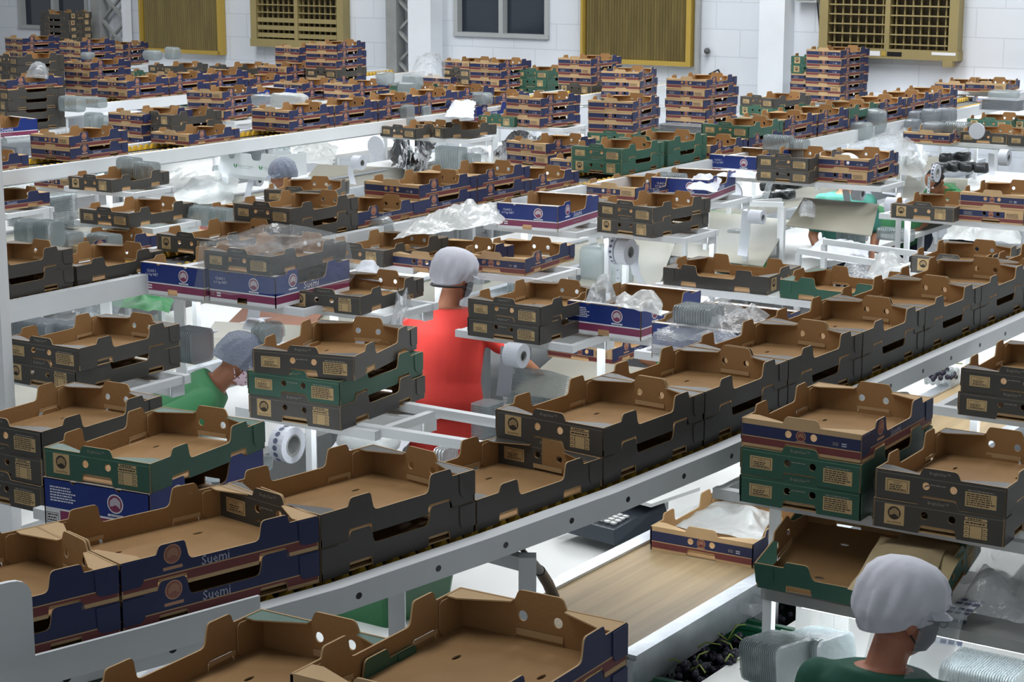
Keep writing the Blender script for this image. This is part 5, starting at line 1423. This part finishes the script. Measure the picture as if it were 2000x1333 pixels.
def person(x, y, face, label, H=1.62, lean=0.0, broad=1.0, head_turn=0.0, head_drop=0.25, skin=SKIN, cloth=REDC, long_shirt=False, cap='cloth', mask=None, rarm=None, larm=None, vox=.010, z0=0.0, glasses=False, visor=False, belt=False):
    """a standing figure: local +y is forward, +x its right-hand side, hips bend by lean"""
    o = empty('person', (x, y, z0), face - pi / 2); k = H / 1.65
    hip = Vector((0, 0, .90 * k)); cl, sl = cos(lean), sin(lean)
    def tr(p):      # a point of the upper body given upright, relative to the hips
        p = Vector(p); return hip + Vector((p.x, p.y * cl + p.z * sl, p.z * cl - p.y * sl))
    B = MB()
    tor = [((0, 0, -.06), .15, .11), ((0, 0, .02), .165, .115), ((0, 0, .12), .150, .105), ((0, .0, .24), .160, .110), ((0, .005, .36), .178, .112), ((0, 0, .44), .165, .095), ((0, -.005, .485), .10, .07)]
    def ring(c, rx, ry, n=20, g=0.0): return [tuple(tr((c[0] + (rx + g) * cos(2 * pi * i / n), c[1] + (ry + g) * sin(2 * pi * i / n), c[2]))) for i in range(n)]
    tor = [((c[0], c[1] * k, c[2] * k), rx * k * broad, ry * k * broad) for c, rx, ry in tor]
    B.loft([ring(*t) for t in tor], skin)
    neck = tr((0, .0, .47 * k)); nd = lean * .55 + head_drop
    ht = Vector((sin(head_turn) * sin(nd), cos(head_turn) * sin(nd), cos(nd)))
    htop = neck + ht * .09 * k
    cap_seg(B, neck - ht * .03, htop, .056 * k, .052 * k, skin)
    hc = htop + ht * .075 * k
    fwd = Vector((sin(head_turn), cos(head_turn), 0)); fwd = (fwd - ht * fwd.dot(ht)).normalized(); rgt = fwd.cross(ht).normalized()
    HM = Matrix((rgt.to_4d(), fwd.to_4d(), ht.to_4d(), (0, 0, 0, 1))).transposed()
    for i in range(3): HM[3][i] = 0
    HM = Matrix.Translation(hc) @ HM
    B.ell((0, .0, .02 * k), (.074 * k, .094 * k, .098 * k), skin, 18, 12, HM)
    B.ell((0, .028 * k, -.055 * k), (.055 * k, .062 * k, .055 * k), skin, 14, 9, HM)
    B.ell((0, .098 * k, -.015 * k), (.014 * k, .018 * k, .022 * k), skin, 10, 7, HM)          # nose
    B.ell((0, .080 * k, -.055 * k), (.024 * k, .012 * k, .010 * k), skin, 10, 6, HM)          # lips
    for s_ in (-1, 1): B.ell((s_ * .077 * k, -.008 * k, -.008 * k), (.010 * k, .018 * k, .030 * k), skin, 10, 7, HM)   # ears
    S = MB(); g = .014
    S.loft([ring(*t, g=g) for t in (tor if long_shirt else tor[1:])][:-1] + [ring(tor[-1][0], tor[-1][1] * 1.0, tor[-1][2], g=.020)], cloth)
    for s_, arm in ((1, rarm), (-1, larm)):
        sh = tr((s_ * .175 * k, 0, .415 * k))
        el, wr = arm if arm else ((s_ * .235 * k, .05, .15 * k), (s_ * .20 * k, .24, .03 * k))
        el = hip + Vector(el) if not arm else Vector(el); wr = hip + Vector(wr) if not arm else Vector(wr)
        cap_seg(B, sh, el, .048 * k, .038 * k, skin); cap_seg(B, el, wr, .038 * k, .026 * k, skin)
        hd = (wr - el).normalized(); side = hd.cross(Vector((0, 0, 1))).normalized(); up = side.cross(hd)
        cap_seg(B, wr + hd * .02, wr + hd * .065, .026 * k, .033 * k, skin, 10, .5, up)
        for f in range(4):
            b0 = wr + hd * .085 + side * ((f - 1.5) * .017); ln = (.055, .066, .062, .048)[f]
            m1 = b0 + hd * ln * .55 - up * .004; cap_seg(B, b0, m1, .0085, .008, skin, 8); cap_seg(B, m1, m1 + hd * ln * .4 - up * ln * .45, .008, .007, skin, 8)
        t0_ = wr + hd * .03 - side * (.026 * s_); cap_seg(B, t0_, t0_ + hd * .035 - side * .022 * s_ - up * .01, .011, .009, skin, 8)
        cap_seg(S, tr((s_ * .13 * k, 0, .415 * k)), sh.lerp(el, .25), .066 * k, .064 * k, cloth); cap_seg(S, sh, sh.lerp(el, .72), .064 * k, .060 * k, cloth)
    T = MB()
    for s_ in (-1, 1):
        hp = hip + Vector((s_ * .085 * k, 0, -.03)); kn = Vector((s_ * .095 * k, .015, .48 * k)); an = Vector((s_ * .10 * k, -.01, .085 * k))
        cap_seg(B, hp, kn, .080 * k, .052 * k, skin); cap_seg(B, kn, an, .050 * k, .034 * k, skin)
        cap_seg(B, an + Vector((0, -.03, -.05 * k)), an + Vector((0, .13, -.055 * k)), .034, .030, skin, 10, .8)
        cap_seg(T, hp, kn, .094 * k, .068 * k, TROUS); cap_seg(T, kn, an + Vector((0, 0, .03)), .066 * k, .054 * k, TROUS)
    T.loft([ring(((0, 0, -.12 * k)), .155 * k, .11 * k, g=.008), ring((0, 0, -.02 * k), .16 * k, .115 * k, g=.008), ring((0, 0, .06 * k), .158 * k, .11 * k, g=.006)], TROUS)
    if long_shirt:
        S.loft([[(p[0] * sc, p[1] * sc, zz) for p in [(cos(2 * pi * i / 20) * .17 * k, sin(2 * pi * i / 20) * .125 * k) for i in range(20)]] for zz, sc in ((.55 * k, 1.22), (.70 * k, 1.14), (.86 * k, 1.06), (.98 * k, 1.0))], cloth)
    remesh(B, 'body', vox * .8, o, 4); remesh(S, 'shirt', vox, o, 5); remesh(T, 'trousers', .014, o, 4)
    F = MB()
    for s_ in (-1, 1): cap_seg(F, (s_ * .10 * k, -.05, .036), (s_ * .10 * k, .13, .033), .046, .042, SHOE, 12, .8)
    for s_ in (-1, 1):
        f1 = MB(); cap_seg(f1, (s_ * .10 * k, -.05, .042), (s_ * .105 * k, .14, .038), .044, .040, SHOE, 12, .9); f1.obj('shoe', o)
    e = MB()
    for s_ in (-1, 1): e.ell((s_ * .032 * k, .084 * k, .012 * k), (.012, .010, .008), WHITEC, 8, 6, HM); e.ell((s_ * .032 * k, .092 * k, .012 * k), (.006, .004, .006), HAIR, 8, 5, HM)
    for s_ in (-1, 1):
        e1 = MB(); e1.ell((s_ * .032 * k, .084 * k, .012 * k), (.012, .010, .008), WHITEC, 8, 6, HM); e1.obj('eye', o)
    h = MB(); rings = []
    for i in range(8):
        t = pi / 2 * i / 7; rings.append([(.079 * k * cos(a_) * cos(t) * 1.0, -.006 + .098 * k * sin(a_) * cos(t), -.012 * k + .02 + (.108 * k) * sin(t) - (.035 * k * max(0, -sin(a_)) * (1 - t))) for a_ in [2 * pi * j / 20 for j in range(20)]])
    h.loft([[tuple(HM @ Vector(p)) for p in r] for r in rings], HAIR, False); h.obj('hair', o)
    if cap:
        mat = CAPC if cap == 'cloth' else NETC; h = MB(); rings = []; n = 110
        prof = [(-.030, .90), (-.020, .97), (-.008, 1.0), (.004, 1.08), (.015, 1.13), (.028, 1.17), (.042, 1.19), (.060, 1.18), (.085, 1.12), (.112, .94), (.130, .66), (.139, .30), (.141, .02)] if cap == 'cloth' else [(-.03, .95), (-.02, 1.02), (.01, 1.07), (.05, 1.05), (.09, .88), (.115, .6), (.127, .28), (.13, .02)]
        for zz, sc in prof:
            row = []
            for j in range(n):
                a_ = 2 * pi * j / n; fold = 1 + (.05 * sin(a_ * 11 + zz * 22) + .05 * abs(sin(a_ * 8.5 + 1 - zz * 16))) * (1 if zz < .06 else .45 if zz < .1 else .15) * (1 if zz > -.015 else .25)
                row.append(tuple(HM @ Vector((.086 * k * sc * fold * cos(a_), -.012 + .105 * k * sc * fold * sin(a_), zz * k + .012 - .045 * k * max(0, -sin(a_)) * (zz < .03) + .02 * k * max(0, sin(a_)) * (zz < .03)))))
            rings.append(row)
        h.loft(rings, mat, True); h.obj('cap' if cap == 'cloth' else 'hair_net', o)
        h = MB(); vs = []
        for j in range(13):      # peak over the brow
            a_ = pi * (.1 + .8 * j / 12)
            for rr, zz in ((1.0, .040), (1.45, .022)): vs.append(tuple(HM @ Vector((.088 * k * (1 + (rr - 1) * .4) * cos(a_), -.01 + .105 * k * rr * sin(a_), zz * k))))
        h.add(vs, [(2 * j, 2 * j + 1, 2 * j + 3, 2 * j + 2) for j in range(12)], mat, None, True); h.obj('cap_peak', o)
    if belt:
        h = MB(); row = []
        for j in range(25):
            a_ = 2 * pi * j / 24; row.append(HM @ Vector((.089 * k * cos(a_), -.012 + .108 * k * sin(a_), (-.035 - .028 * max(0, -sin(a_))) * k)))
        h.tube(row, .0055, BLACKP, 6); h.obj('elastic_strap', o)
    if mask:
        h = MB(); rings = []
        for zz, sc in ((-.085, .55), (-.075, .85), (-.045, 1.0), (-.01, 1.0), (.0, .93)):
            rings.append([tuple(HM @ Vector((.070 * k * sc * cos(a_), .012 + .088 * k * (1.02 if zz > -.06 else .85) * sin(a_) ** .8 * (1 if sc > .6 else .8) + .008, zz * k))) for a_ in [pi * (.04 + .92 * j / 14) for j in range(15)]])
        h.loft(rings, mask, False, closed=False); h.obj('face_mask', o)
        for s_ in (-1, 1):
            h = MB(); h.tube([HM @ Vector(p) for p in ((s_ * .066 * k, .03 * k, -.02 * k), (s_ * .082 * k, -.012 * k, .012 * k), (s_ * .075 * k, -.03 * k, -.01 * k), (s_ * .066 * k, .03 * k, -.06 * k))], .003, mask, 5); h.obj('mask_loop', o)
    if visor:
        h = MB(); rings = []
        for zz, bow in ((.045, 1.0), (-.02, 1.03), (-.10, 1.04), (-.17, 1.0)):
            rings.append([tuple(HM @ Vector((.105 * k * bow * cos(a_), .02 + .15 * k * bow * sin(a_), zz * k))) for a_ in [pi * (-.05 + 1.1 * j / 16) for j in range(17)]])
        h.loft(rings, SHIELD, False, closed=False); h.obj('face_shield', o)
    if glasses:
        h = MB()
        for s_ in (-1, 1):
            h.tube([HM @ Vector((s_ * .034 * k + .022 * cos(b), .108 * k, .012 * k + .018 * sin(b))) for b in [2 * pi * j / 14 for j in range(15)]], .0018, BLACKP, 5)
            h.tube([HM @ Vector(p) for p in ((s_ * .057 * k, .106 * k, .014 * k), (s_ * .078 * k, .05, .014 * k), (s_ * .08 * k, -.01, .012 * k))], .0018, BLACKP, 5)
        h.obj('glasses', o)
    return tag(o, label, 'person')

person(-.33, 9.40, radians(68), 'worker in red shirt and white cap seen from behind at the centre', 1.63, lean=.06, broad=1.12, head_turn=.45, head_drop=.28, skin=SKIN, cloth=REDC, long_shirt=True, belt=True, visor=True, mask=MASKD,
       rarm=((.30, .10, 1.16), (.36, .30, 1.02)), larm=((-.25, .12, 1.12), (-.16, .34, 1.05)), vox=.009)
person(.925, 4.66, radians(60), 'worker in dark green shirt, white cap and clear visor at lower right', 1.605, lean=.12, head_turn=.75, head_drop=.22, skin=SKINP, cloth=DGRC, visor=True, glasses=True, mask=MASKD, vox=.007)
person(-1.72, 8.62, radians(8), 'bent worker in bright green shirt with hair net and floral mask', 1.60, lean=.92, head_turn=0, head_drop=.30, skin=SKIN, cloth=BGRC, cap='net', mask=MASKF, vox=.010)
person(2.42, 14.05, radians(-95), 'worker in teal shirt behind the beige sheet at right, head hidden', 1.58, lean=.1, skin=SKIN, cloth=TEALC, vox=.012, cap='cloth', larm=None)
person(-1.62, 14.6, radians(200), 'worker with hair net half hidden by the white carton', 1.50, lean=.15, skin=SKIN, cloth=BGRC, cap='net', vox=.012)
person(3.1, 15.0, radians(210), 'worker in white cap bending at right beside the tape ring', 1.56, lean=1.15, skin=SKIN, cloth=BGRC, vox=.012)
person(3.80, 16.1, radians(220), 'worker in green shirt bending behind the dark tray with a white disc', 1.50, lean=.95, skin=SKIN, cloth=BGRC, vox=.012, cap=None)
person(.70, 9.62, radians(15), 'worker in green bending low behind the nearest conveyor', 1.60, lean=1.30, skin=SKIN, cloth=BGRC, vox=.012)

gq = at(1841, 745, BZ + .03); bunch(gq.x, gq.y, BZ + .035, .4, 'bunch of dark grapes in a clear pack by the rail at right', 26, .14, .10, .06, 31)
